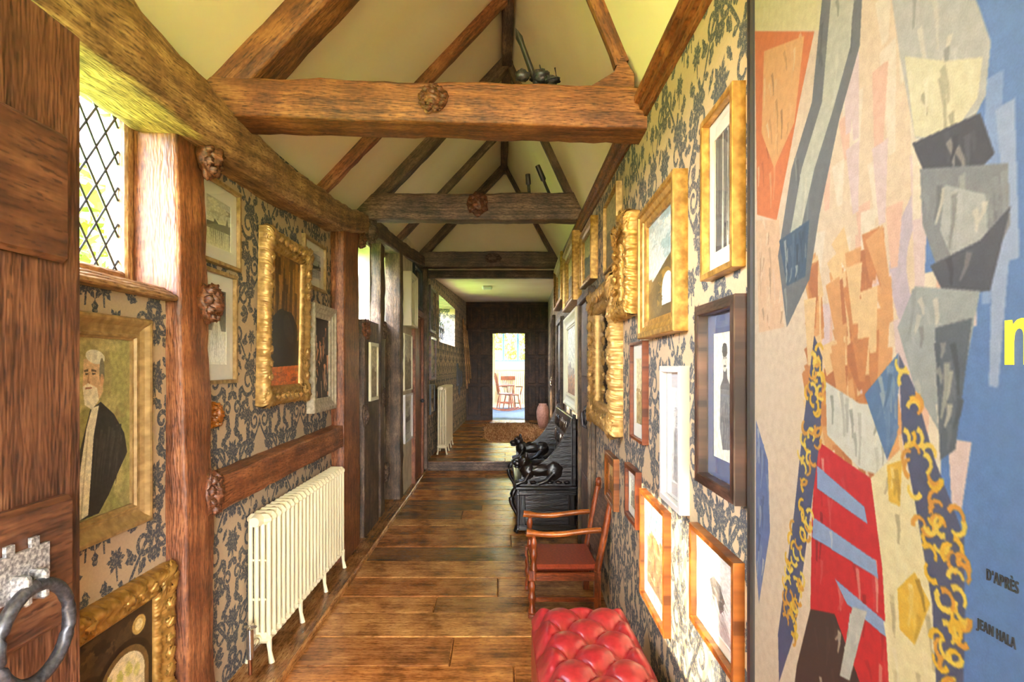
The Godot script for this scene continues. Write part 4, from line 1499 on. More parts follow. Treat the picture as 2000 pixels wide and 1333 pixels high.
func build_timbers() -> void:
	var mb := MB.new()
	# left wall plate, a heavy wavering log
	timber(mb, [P(-1.17, 2.34, .2), P(-1.18, 2.335, 1.2), P(-1.17, 2.32, 1.8), P(-1.16, 2.29, 2.2), P(-1.15, 2.30, 2.7), P(-1.14, 2.39, 3.8), P(-1.13, 2.52, 4.5)],
		[V(.24, .26), V(.26, .25), V(.26, .22), V(.24, .2), V(.2, .2), V(.2, .18), V(.2, .15)], Vector3.UP, 1.0, .014, .05, .3)
	single("wall_plate_beam", mb, M.oak_pale, "long wavering golden oak wall plate above the leaded window", "beam")
	mb = MB.new()
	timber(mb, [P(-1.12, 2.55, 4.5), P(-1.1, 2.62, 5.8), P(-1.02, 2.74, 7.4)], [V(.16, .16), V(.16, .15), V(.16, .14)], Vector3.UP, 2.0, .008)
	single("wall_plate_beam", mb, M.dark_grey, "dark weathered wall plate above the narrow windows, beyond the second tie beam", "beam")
	mb = MB.new()
	mb.box(P(-.98, 2.42, 1.28), Vector3(.12, .09, .13), .008)
	single("timber_block", mb, M.oak_pale, "short sunlit oak block on the wall plate above the open door", "block")
	# tie beams
	mb = MB.new()
	timber(mb, [P(-1.22, 2.445, 2.285), P(-.6, 2.425, 2.285), P(.1, 2.41, 2.285), P(.60, 2.39, 2.285)], [V(.17, .15), V(.17, .16), V(.17, .165), V(.17, .16)], Vector3.UP, 3.0, .008, .05, .14)
	single("tie_beam", mb, M.oak, "broad golden brown tie beam with a crowned carved crest, the first across the corridor", "beam")
	mb = MB.new()
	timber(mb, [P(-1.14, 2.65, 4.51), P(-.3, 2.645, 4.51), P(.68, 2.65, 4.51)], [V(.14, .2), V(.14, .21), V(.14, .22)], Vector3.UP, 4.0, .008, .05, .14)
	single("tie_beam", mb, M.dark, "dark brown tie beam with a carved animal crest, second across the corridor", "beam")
	mb = MB.new()
	timber(mb, [P(-1.08, 2.755, 7.27), P(.1, 2.76, 7.27), P(.8, 2.755, 7.27)], [V(.14, .2)], Vector3.UP, 5.0, .006, .06, .14)
	single("tie_beam", mb, M.dark, "blackened tie beam above the step, furthest of the tie beams", "beam")
	mb = MB.new()
	timber(mb, [P(-1.05, 2.61, 7.5), P(.82, 2.61, 7.5)], [V(.1, .1)], Vector3.UP, 6.0, .004, .06, .14)
	single("ceiling_header_beam", mb, M.dark, "thin black beam under the furthest tie beam where the low ceiling starts", "beam")
	# rafters
	mb = MB.new(); rafter_left(mb, 2.29, .17, .05, 1.0, 7.0, .1)
	single("rafter", mb, M.oak, "thick brown principal rafter rising from the first tie beam over the window side", "rafter")
	mb = MB.new(); rafter_left(mb, 3.62, .06, .02, 1.0, 8.0)
	single("rafter", mb, M.oak_red, "thin reddish common rafter between the first and second tie beams", "rafter")
	mb = MB.new(); rafter_left(mb, 4.51, .11, .03, 1.0, 9.0, .07)
	single("rafter", mb, M.dark, "dark principal rafter rising from the second tie beam over the window side", "rafter")
	mb = MB.new(); rafter_left(mb, 5.9, .06, .1, 1.0, 10.0)
	single("rafter", mb, M.dark, "thin dark common rafter between the second and furthest tie beams", "rafter")
	mb = MB.new(); rafter_left(mb, 7.27, .12, .03, 1.0, 11.0, .07)
	single("rafter", mb, M.dark, "blackened principal rafter above the furthest tie beam", "rafter")
	mb = MB.new(); rafter_right(mb, 2.3, .045, .14, 1.0, 12.0)
	single("rafter", mb, M.oak, "slim brown rafter on the picture side above the first tie beam", "rafter")
	mb = MB.new(); rafter_right(mb, 4.5, .05, .1, 1.0, 13.0)
	single("rafter", mb, M.dark, "slim dark rafter on the picture side above the second tie beam", "rafter")
	mb = MB.new(); rafter_right(mb, 7.25, .05, .1, 1.0, 14.0)
	single("rafter", mb, M.dark, "slim dark rafter on the picture side above the furthest tie beam", "rafter")
	mb = MB.new()
	timber(mb, [P(RX - .01, Yr(0) - .06, .1), P(RX - .01, Yr(7.4) - .06, 7.4)], [V(.08, .12)], Vector3.UP, 15.0, .006, .12)
	single("ridge_beam", mb, M.dark, "dark ridge timber along the top of the slopes", "beam")
	mb = MB.new()
	mb.prism(PackedVector2Array([V(.54, 2.45), V(.30, 2.47), V(.36, 2.50), V(.46, 2.56), V(.49, 2.63), V(.54, 2.55)]), P(0, 0, 2.25), Vector3(1, 0, 0), Vector3.UP, Vector3(0, 0, -1), .06)
	single("rafter_foot_block", mb, M.oak, "curved brown knee at the rafter foot on the first tie beam", "block")
	# posts on the window side
	mb = MB.new()
	timber(mb, [P(-1.23, -.04, 2.075), P(-1.23, .9, 2.07), P(-1.245, 1.6, 2.07), P(-1.26, 2.26, 2.07)], [V(.2, .28), V(.19, .27), V(.19, .26), V(.19, .26)], Vector3(1, 0, 0), 16.0, .008, .05, .14)
	single("oak_post", mb, M.oak_red, "tall reddish oak post beside the leaded window, sunlit on its window side", "post")
	mb = MB.new()
	timber(mb, [P(-1.12, .02, 4.13), P(-1.12, 1.2, 4.11), P(-1.12, 2.4, 4.09)], [V(.44, .1), V(.42, .1), V(.4, .1)], Vector3(1, 0, 0), 17.0, .01, .06, .16)
	single("oak_post", mb, M.oak_red, "broad reddish oak post at the far end of the cream radiator", "post")
	mb = MB.new()
	timber(mb, [P(-1.12, .02, 4.75), P(-1.12, 1.76, 4.75)], [V(.55, .1), V(.5, .1)], Vector3(1, 0, 0), 18.0, .012, .06, .14)
	single("oak_post", mb, M.dark, "short wide timber under the green-lit narrow window", "post")
	mb = MB.new()
	timber(mb, [P(-1.12, .02, 5.19), P(-1.12, 2.5, 5.19)], [V(.2, .1), V(.17, .1)], Vector3(1, 0, 0), 19.0, .01, .06, .16)
	single("oak_post", mb, M.dark_grey, "slim dark post between the two narrow windows", "post")
	mb = MB.new()
	timber(mb, [P(-1.09, .02, 5.85), P(-1.09, 2.58, 5.85)], [V(.16, .16), V(.15, .16)], Vector3(1, 0, 0), 20.0, .01, .06, .16)
	single("oak_post", mb, M.dark_grey, "dark grooved post after the yellow-lit narrow window", "post")
	mb = MB.new()
	timber(mb, [P(-1.0, .05, 7.42), P(-1.0, 2.7, 7.42)], [V(.12, .12)], Vector3(1, 0, 0), 21.0, .006, .06, .16)
	single("oak_post", mb, M.dark, "blackened post at the step under the furthest tie beam", "post")
	mb = MB.new()
	timber(mb, [P(-1.13, .885, 2.17), P(-1.13, .90, 4.0)], [V(.1, .135), V(.1, .15)], Vector3.UP, 22.0, .006, .06, .14)
	single("dado_rail_beam", mb, M.oak_red, "horizontal reddish oak rail above the cream radiator", "rail")
	mb = MB.new()
	for k in 3:
		var y := 1.655 - k * .012
		mb.box(P(-1.24 + .02 * k, y - .01, 1.46), Vector3(.16, .022, 1.02), .006)
	single("window_sill", mb, M.oak_pale, "oak sill of the leaded window", "sill")
	# cornice on the picture side
	var co := MB.new()
	var rows: Array = []
	var uvs: Array = []
	var prof: Array = [V(.0, .0), V(-.012, .0), V(-.016, .02), V(-.03, .026), V(-.034, .045), V(-.05, .052), V(-.052, .075), V(0, .09)]
	for i in 40:
		var d := -.12 + i * .19
		var row: Array = []
		var ur: Array = []
		for k in prof.size():
			row.append(P(XR(d) + prof[k].x, Yc(d) - .11 + prof[k].y, d)); ur.append(V(d, k * .012))
		rows.append(row); uvs.append(ur)
	co.grid(rows, uvs, false)
	var ct := struct("trim_1", co, M.cornice, "brown moulded cornice along the top of the papered wall", "cornice")
	ct.set_meta("kind", "structure")
	# carvings
	boss("crowned carved crest on the first tie beam", P(-.26, 2.425, 2.195), Vector3(0, 0, 1), V(.055, .055), .03, 1.0, M.boss)
	boss("carved animal crest on the second tie beam", P(-.17, 2.66, 4.43), Vector3(0, 0, 1), V(.08, .085), .03, 2.0, M.boss)
	boss("small dark carved crest on the furthest tie beam", P(-.08, 2.77, 7.19), Vector3(0, 0, 1), V(.1, .06), .03, 3.0, M.dark)
	boss("round carved mask at the top of the post beside the leaded window", P(-1.1, 2.18, 2.13), Vector3(1, 0, 0), V(.05, .085), .05, 4.0, M.boss)
	boss("carved foliate mask half way up the post beside the leaded window", P(-1.1, 1.62, 2.13), Vector3(1, 0, 0), V(.05, .075), .05, 5.0, M.boss)
	boss("carved leafy end of the horizontal oak rail", P(-1.09, .9, 2.14), Vector3(1, 0, 0), V(.045, .085), .04, 6.0, M.boss)
	boss("small golden carved head on the damask paper above the oak rail", P(-1.16, 1.185, 2.28), Vector3(1, 0, 0), V(.035, .052), .04, 7.0, M.boss_gold)
	boss("dark carved corbel head under the end of the second tie beam", P(-1.05, 2.47, 4.52), Vector3(.8, 0, .6).normalized(), V(.07, .11), .07, 8.0, M.dark)
	boss("carved boss high on the broad post at the radiator end", P(-1.07, 2.37, 4.36), Vector3(1, 0, 0), V(.05, .07), .04, 9.0, M.boss)
	boss("carved boss below the green-lit narrow window", P(-1.08, 1.68, 4.55), Vector3(1, 0, 0), V(.07, .085), .04, 10.0, M.boss)
	boss("carved boss below the yellow-lit narrow window", P(-1.08, 1.72, 5.22), Vector3(1, 0, 0), V(.06, .085), .04, 11.0, M.dark)
	boss("dark carved boss where the oak rail meets the broad post", P(-1.07, 1.0, 4.5), Vector3(1, 0, 0), V(.05, .09), .03, 12.0, M.dark)
	boss("dark carved boss at mid height of the slim dark post", P(-1.08, 1.1, 5.2), Vector3(1, 0, 0), V(.06, .1), .03, 13.0, M.dark)
	boss("dark carved boss low on the slim dark post", P(-1.08, .38, 5.35), Vector3(1, 0, 0), V(.08, .09), .03, 14.0, M.dark)

func build_windows() -> void:
	lattice_window(1, "diamond leaded window with oak frame beside the open door", -1.31, .95, 1.98, 1.66, 2.29, M.oak_pale, false, .088, .125)
	lattice_window(2, "narrow leaded window between the broad post and slim post", -1.36, 4.5, 5.09, 1.78, 2.46, M.dark)
	lattice_window(3, "narrower leaded window beyond the slim dark post", -1.36, 5.3, 5.78, 1.84, 2.5, M.dark)
	lattice_window(4, "leaded window above the small radiator in the far corridor", -1.2, 8.7, 10.9, 1.77, 2.5, M.dark, false, .2, .28)
	lattice_window(5, "blue framed leaded window in the room at the far end", -17.5, -.3, 1.1, 1.55, 2.5, M.blue_paint, true, .14, .2)

func build_left() -> void:
	# open plank door
	var t := thing("plank_door", "open oak plank door with iron ring handle", "door", P(-.775, 0, .5))
	var k := 0
	for x in [.05, .25, .45, .65, .86]:
		var mb := MB.new()
		mb.box(Vector3(0, 1.0, .5 - x - .06), Vector3(.04, 1.95, .195), .004, Basis(), V(k * .4, k * .31))
		part("plank", mb, M.door_oak, t)
		k += 1
	for b in [[1.667, .22, .018], [1.055, .215, .026], [.3, .2, .02]]:
		var lb := MB.new()
		lb.box(Vector3(.02 + b[2] / 2, b[0], .02), Vector3(b[2], b[1], .98), .008, Basis(), V(b[0], .2))
		part("ledge_board", lb, M.door_oak, t)
	var pl := MB.new()
	var zc := -.355
	var poly := PackedVector2Array([V(-.05, 0), V(.05, 0), V(.05, .07), V(.03, .07), V(.03, .085), V(.015, .085), V(.015, .07), V(-.015, .07), V(-.015, .085), V(-.03, .085), V(-.03, .07), V(-.05, .07)])
	pl.prism(poly, Vector3(.047, 1.03, zc), Vector3(0, 0, -1), Vector3.UP, Vector3(1, 0, 0), .006)
	var lp := part("latch_plate", pl, M.iron_light, t)
	var sp := MB.new()
	for s in [-1.0, 1.0]:
		sp.box(Vector3(.062, 1.045, zc + s * .016), Vector3(.03, .045, .014), .004)
	part("staple", sp, M.iron_light, lp)
	var rg := MB.new()
	var pts: Array = []
	for i in 33:
		var a := TAU * i / 32
		pts.append(Vector3(.072, .975 + .072 * cos(a), zc + .066 * sin(a)))
	rg.tube(pts, .010, 10, false)
	part("ring_handle", rg, M.iron, lp)
	# pictures on the left wall
	picture("portrait_painting", "painting of a white bearded man in dark coat in broad dull gilt frame", "L", 1.335, 1.828, .883, 1.532, {"rail": .07, "depth": .05, "style": "cove", "fm": M.gilt_dull, "art": art_elder_portrait(), "cat": "painting"})
	picture("arches_painting", "dark painting of pale stone arches in carved gilt frame, low by the open door", "L", 1.30, 1.955, .16, .70, {"rail": .085, "depth": .055, "style": "ornate", "fm": M.gilt, "art": art_arches(), "cat": "painting"})
	picture("framed_engraving", "engraving of a cloudy town in thin gilt frame above the lady in white", "L", 2.17, 2.506, 1.80, 2.145, {"rail": .016, "depth": .025, "mount": .05, "fm": M.gilt_dull, "art": art_sketch(12, Color8(204, 198, 160), Color8(84, 80, 60), "town"), "glass": true})
	picture("framed_engraving", "engraving of a lady in a white gown in thin gilt frame", "L", 2.175, 2.471, 1.31, 1.777, {"rail": .016, "depth": .025, "mount": .055, "fm": M.gilt_dull, "art": art_sketch(13, Color8(232, 228, 212), Color8(66, 64, 58), "lady"), "glass": true})
	picture("figure_painting", "large dark figure painting with orange foot in carved pale gilt frame", "L", 2.70, 3.31, 1.19, 2.06, {"rail": .095, "depth": .06, "style": "ornate", "fm": M.gilt_pale, "art": art_dark_figure(), "cat": "painting", "lean": .02})
	picture("framed_print", "small grey print in narrow gilt frame with white mount, high beside the broad post", "L", 3.332, 3.744, 1.865, 2.172, {"rail": .018, "depth": .025, "mount": .05, "fm": M.gilt_dull, "art": art_sketch(14, Color8(190, 190, 184), Color8(64, 64, 66), "town"), "glass": true})
	picture("stroke_painting", "painting of dark and peach strokes in stepped silver frame above the oak rail", "L", 3.42, 3.89, 1.095, 1.775, {"rail": .085, "depth": .05, "style": "step", "fm": M.silver, "art": art_strokes(15, Color8(52, 46, 46), [Color8(44, 40, 44), Color8(222, 160, 116), Color8(70, 60, 58), Color8(232, 196, 158)]), "cat": "painting"})
	picture("slim_picture", "slim cream framed picture on the timber under the green-lit window", "L", 4.56, 4.86, 1.1, 1.58, {"wx": -1.058, "rail": .03, "depth": .02, "fm": M.cream_frame, "art": art_land(16, Color8(214, 200, 160), Color8(222, 208, 176), Color8(170, 150, 110), Color8(190, 170, 130), Color8(130, 110, 80))})
	picture("slim_picture", "slim cream framed picture on the slim dark post", "L", 5.32, 5.6, 1.12, 1.68, {"wx": -1.165, "rail": .03, "depth": .02, "fm": M.cream_frame, "art": art_land(17, Color8(200, 186, 150), Color8(222, 208, 176), Color8(170, 150, 110), Color8(180, 160, 120), Color8(110, 100, 80))})
	var pale := art_land(18, Color8(206, 196, 168), Color8(216, 204, 176), Color8(160, 142, 108), Color8(176, 156, 118), Color8(120, 104, 80))
	picture("shadow_box_picture", "deep cream box frame high beside the pink door", "L", 5.98, 6.46, 1.82, 2.4, {"wx": -1.02, "rail": .06, "depth": .09, "style": "step", "fm": M.cream_frame, "art": pale})
	picture("pale_picture", "pale unframed sheet under the deep cream box frame", "L", 5.97, 6.5, 1.12, 1.74, {"wx": -1.02, "rail": .012, "depth": .02, "fm": M.cream_frame, "art": pale})
	picture("pale_picture", "lowest white framed print beside the pink door", "L", 5.97, 6.5, .56, 1.08, {"wx": -1.02, "rail": .022, "depth": .025, "mount": .05, "fm": M.white_frame, "art": art_sketch(19, Color8(206, 200, 184), Color8(120, 112, 100), "town")})
	picture("wall_mirror", "black framed mirror above the pink door", "L", 6.62, 7.3, 2.1, 2.62, {"wx": -1.02, "rail": .035, "depth": .03, "fm": M.black_frame, "art": M.mirror, "art_name": "mirror_glass", "cat": "mirror"})
	picture("dark_picture", "grey picture in dark frame just past the step", "L", 7.66, 8.3, 1.86, 2.5, {"wx": -.96, "rail": .04, "depth": .03, "fm": M.frame_dark, "art": art_land(20, Color8(120, 120, 112), Color8(140, 138, 126), Color8(80, 78, 70), Color8(96, 92, 80), Color8(190, 188, 170))})
	picture("brown_picture", "brown framed picture under the grey one past the step", "L", 7.66, 8.3, 1.2, 1.8, {"wx": -.96, "rail": .04, "depth": .035, "fm": M.frame_brown, "art": art_land(22, Color8(170, 156, 120), Color8(190, 170, 130), Color8(110, 92, 66), Color8(130, 108, 76), Color8(220, 206, 176))})
	picture("white_picture", "small white print in black frame, lowest past the step", "L", 7.7, 8.2, .72, 1.14, {"wx": -.96, "rail": .025, "depth": .03, "mount": .05, "fm": M.black_frame, "art": art_sketch(23, Color8(226, 222, 214), Color8(120, 116, 110), "town")})
	radiator("long cream column radiator under the oak rail", -1.045, .112, 2.56, 22, .058, .02, .69, true)
	# pink-brown door before the step
	var d := thing("plank_door_closed", "closed pinkish wooden door just before the step", "door", P(-1.015, 0, 6.6))
	var ds := MB.new()
	ds.box(Vector3(.0, 1.0, -.33), Vector3(.03, 1.96, .6), .004)
	var dlf := part("door_leaf", ds, M.pink_door, d)
	var dj := MB.new()
	dj.box(Vector3(.015, 1.02, .01), Vector3(.05, 2.04, .07), .006)
	dj.box(Vector3(.015, 1.02, -.67), Vector3(.05, 2.04, .07), .006)
	dj.box(Vector3(.015, 2.04, -.33), Vector3(.05, .08, .75), .006)
	part("door_frame", dj, M.pink_door, d)
	var kn := MB.new()
	kn.lump(Vector3(.04, .95, -.55), Vector3(.028, .025, .025), Basis(), nz, 0, 1, 0, 12, 8)
	part("knob", kn, M.iron, dlf)

func build_right() -> void:
	poster()
	picture("tree_print", "dark tree trunks print in bright gilt frame above the blue mounted portrait", "R", 1.231, 1.454, 1.60, 2.007, {"rail": .016, "depth": .03, "mount": .032, "mount_v": 1.5, "fm": M.gilt, "art": art_sketch(30, Color8(196, 188, 160), Color8(58, 54, 50), "trees"), "glass": true})
	picture("arch_painting", "painting of a stone arch under blue sky in broad stepped gilt frame", "R", 1.659, 2.172, 1.486, 1.966, {"rail": .066, "depth": .045, "style": "step", "fm": M.gilt, "art": art_arch_view(), "cat": "painting"})
	picture("officer_portrait", "grey portrait of a man in dark tunic with blue mount in dark frame", "R", 1.193, 1.467, 1.084, 1.536, {"rail": .026, "depth": .04, "mount": .034, "mount_v": 1.4, "mount_mat": M.mount_blue, "fm": M.frame_dark, "art": art_sketch(31, Color8(222, 214, 192), Color8(70, 68, 68), "officer"), "glass": true})
	picture("pencil_portrait", "pale pencil drawing of a robed elder in white frame", "R", 1.643, 1.881, .945, 1.383, {"rail": .02, "depth": .03, "mount": .03, "mount_v": 1.6, "fm": M.white_frame, "mount_mat": M.white_frame, "art": art_sketch(32, Color8(234, 228, 220), Color8(96, 94, 94), "elder"), "glass": true})
	picture("wash_drawing", "ochre wash drawing in thin brown frame beside the gilt mirror", "R", 2.172, 2.433, 1.077, 1.482, {"rail": .012, "depth": .025, "mount": .04, "mount_v": 1.4, "fm": M.frame_brown, "art": art_land(33, Color8(214, 196, 150), Color8(222, 206, 164), Color8(190, 160, 104), Color8(200, 176, 120), Color8(150, 120, 76))})
	picture("figure_drawing", "charcoal drawing of a crouching figure in honey oak frame, lowest beside the poster", "R", 1.237, 1.567, .679, .948, {"rail": .016, "depth": .025, "mount": .02, "fm": M.frame_oak, "art": art_sketch(34, Color8(226, 222, 216), Color8(92, 88, 86), "crouch"), "glass": true})
	picture("hill_watercolour", "watercolour of a brown hill under teal sky in honey oak frame above the ottoman", "R", 1.847, 2.229, .487, .90, {"rail": .018, "depth": .025, "mount": .045, "fm": M.frame_oak, "art": art_land(35, Color8(120, 170, 184), Color8(206, 214, 206), Color8(170, 120, 70), Color8(176, 130, 84), Color8(226, 190, 140), .35), "glass": true})
	picture("small_print", "small pale print in dark brown frame between the honey oak ones", "R", 2.30, 2.556, .712, .948, {"rail": .02, "depth": .025, "mount": .03, "fm": M.frame_brown, "art": art_land(36, Color8(206, 200, 180), Color8(214, 206, 186), Color8(160, 150, 130), Color8(190, 180, 150), Color8(120, 110, 96))})
	picture("small_print", "small ochre picture in wide honey oak frame above the armchair", "R", 2.827, 3.143, .65, .915, {"rail": .06, "depth": .03, "style": "step", "fm": M.frame_oak, "art": art_land(37, Color8(220, 186, 120), Color8(214, 170, 100), Color8(160, 110, 60), Color8(170, 120, 60), Color8(110, 70, 40))})
	picture("carved_gilt_picture", "narrow picture in heavily carved bright gilt frame with crest, between arch painting and khaki picture", "R", 2.332, 2.68, 1.60, 2.03, {"rail": .085, "depth": .06, "style": "ornate", "fm": M.gilt, "crest": true, "art": art_land(38, Color8(150, 136, 90), Color8(170, 150, 100), Color8(90, 80, 50), Color8(110, 92, 56), Color8(70, 60, 40)), "cat": "painting"})
	picture("khaki_painting", "khaki landscape in very thin gilt frame under the cornice", "R", 2.75, 3.2, 1.9, 2.29, {"rail": .012, "depth": .03, "fm": M.gilt_pale, "art": art_land(39, Color8(176, 160, 116), Color8(160, 146, 104), Color8(110, 104, 74), Color8(140, 126, 88), Color8(90, 84, 60)), "cat": "painting"})
	picture("gilt_mirror", "tall mirror in rose-carved pale gilt frame", "R", 2.72, 3.6, 1.04, 1.83, {"rail": .13, "depth": .07, "style": "ornate", "fm": M.gilt_pale, "art": M.mirror, "art_name": "mirror_glass", "cat": "mirror"})
	picture("green_painting", "green landscape in cove gilt frame above the dark door frame", "R", 3.62, 4.3, 1.96, 2.365, {"rail": .06, "depth": .05, "style": "cove", "fm": M.gilt, "art": art_land(40, Color8(150, 150, 80), Color8(176, 170, 90), Color8(70, 80, 36), Color8(110, 110, 50), Color8(60, 60, 30)), "cat": "painting", "tilt": -.03})
	picture("gilt_painting", "yellowish painting in deep gilt frame past the green landscape", "R", 4.6, 5.7, 1.93, 2.5, {"rail": .1, "depth": .08, "style": "cove", "fm": M.gilt, "art": art_land(41, Color8(190, 170, 70), Color8(206, 186, 90), Color8(120, 104, 40), Color8(150, 130, 60), Color8(90, 76, 36)), "cat": "painting"})
	picture("gilt_painting", "furthest gilt framed painting under the cornice", "R", 6.02, 7.3, 2.1, 2.62, {"rail": .1, "depth": .08, "style": "cove", "fm": M.gilt, "art": art_land(42, Color8(180, 160, 80), Color8(190, 170, 90), Color8(110, 96, 46), Color8(140, 120, 60), Color8(80, 70, 36)), "cat": "painting"})
	picture("pale_landscape", "pale landscape in cream and green frame above the black settle", "R", 4.55, 5.85, 1.0, 1.87, {"rail": .12, "depth": .06, "style": "cove", "fm": M.cream_frame, "art": art_land(43, Color8(226, 220, 196), Color8(232, 220, 186), Color8(190, 170, 140), Color8(206, 150, 100), Color8(150, 120, 90), .7), "cat": "painting"})
	ottoman(.125, .50, .85, 2.2, .47)
	armchair(P(.37, 0, 3.3))
	settle(.15, .645, 4.62, 6.0)
	# dark door and frame in the right wall
	var spots: Array = [[3.78, 4.42, 1.86, "dark door in moulded frame between the gilt mirror and the settle"], [6.5, 7.2, 1.9, "dark door in moulded frame just before the step"], [8.7, 9.7, 2.0, "dark far door with bright scrolled handle"]]
	for i in 3:
		var s: Array = spots[i]
		var base_y := 0.0 if i < 2 else .12
		var t := thing("panelled_door", s[3], "door", P(XR(s[0]), base_y, s[0]))
		var sl := .04 if i < 2 else .062
		t.rotation.y = -atan(sl)
		var L: float = s[1] - s[0]
		var h: float = s[2]
		var lf := MB.new()
		lf.box(Vector3(-.012, h / 2, -L / 2), Vector3(.024, h, L), .004)
		var leaf := part("door_leaf", lf, M.dark, t)
		var fr := MB.new()
		for q in [[.0, .0], [-L, .0]]:
			fr.box(Vector3(-.025, h / 2, q[0]), Vector3(.05, h + .06, .05), .006)
			fr.box(Vector3(-.015, h / 2, q[0] + (.045 if q[0] == 0.0 else -.045)), Vector3(.03, h + .1, .04), .006)
		fr.box(Vector3(-.025, h + .03, -L / 2), Vector3(.05, .06, L + .1), .006)
		part("door_frame", fr, M.dark_grey, t)
		var pn := MB.new()
		for r in 3:
			pn.box(Vector3(-.027, .35 + r * .6, -L / 2), Vector3(.012, .48, L * .62), .005)
		part("door_panel", pn, M.dark, leaf)
		var hd := MB.new()
		hd.tube([Vector3(-.03, .95, -.1), Vector3(-.07, .98, -.1), Vector3(-.075, 1.06, -.1), Vector3(-.05, 1.1, -.1), Vector3(-.03, 1.12, -.1)], [.008, .012, .01, .012, .006], 8)
		hd.lump(Vector3(-.05, 1.03, -.1), Vector3(.012, .05, .03), Basis(), nz, .5, 3.0, i, 10, 8)
		part("handle", hd, M.chrome if i == 2 else M.iron, leaf)
	# old arms lying on the tie beams
	var a := thing("antique_crossbow", "black iron crossbow-like weapon resting on the first tie beam", "weapon", P(.15, 2.545, 2.3))
	a.scale = Vector3.ONE * 1.25
	var bl := MB.new()
	bl.tube([Vector3(.015, -.045, 0), Vector3(-.045, .12, 0), Vector3(-.055, .145, 0), Vector3(-.066, .175, 0)], [.011, .009, .012, .001], 8)
	bl.tube([Vector3(.05, -.045, 0), Vector3(.05, .005, 0)], .012, 8)
	part("shaft", bl, M.black_frame, a)
	var me := MB.new()
	me.lump(Vector3(-.045, .01, .02), Vector3(.024, .018, .02), Basis(), nz, .5, 3.0, 1.0, 14, 10)
	me.lump(Vector3(.015, .015, .0), Vector3(.03, .022, .03), Basis(), nz, .5, 3.0, 2.0, 14, 10)
	me.lump(Vector3(.05, .005, .0), Vector3(.03, .013, .02), Basis(), nz, .6, 3.0, 3.0, 14, 10)
	me.tube([Vector3(.02, .02, 0), Vector3(.012, .055, 0)], .002, 6)
	me.tube([Vector3(.035, .0, .02), Vector3(.065, .005, .02), Vector3(.06, .035, .02)], .003, 6)
	part("lock", me, M.iron, a)
	for s in [[.24, "upright dark handled blade standing on the second tie beam, shorter one", .14, .0], [.40, "leaning dark handled blade on the second tie beam, longer one", .22, -.4]]:
		var b := thing("antique_sword", s[1], "weapon", P(s[0], 2.765, 4.5))
		b.rotation.z = -s[3] if s[3] != 0.0 else .08
		var sh := MB.new()
		sh.tube([Vector3(0, 0, 0), Vector3(0, s[2] * .5, 0)], .012, 8)
		part("blade", sh, M.iron, b)
		var gr := MB.new()
		gr.tube([Vector3(0, s[2] * .5, 0), Vector3(0, s[2] * .55, 0), Vector3(0, s[2] * 1.1, 0)], [.014, .022, .02], 10)
		part("grip", gr, M.black_frame, b)

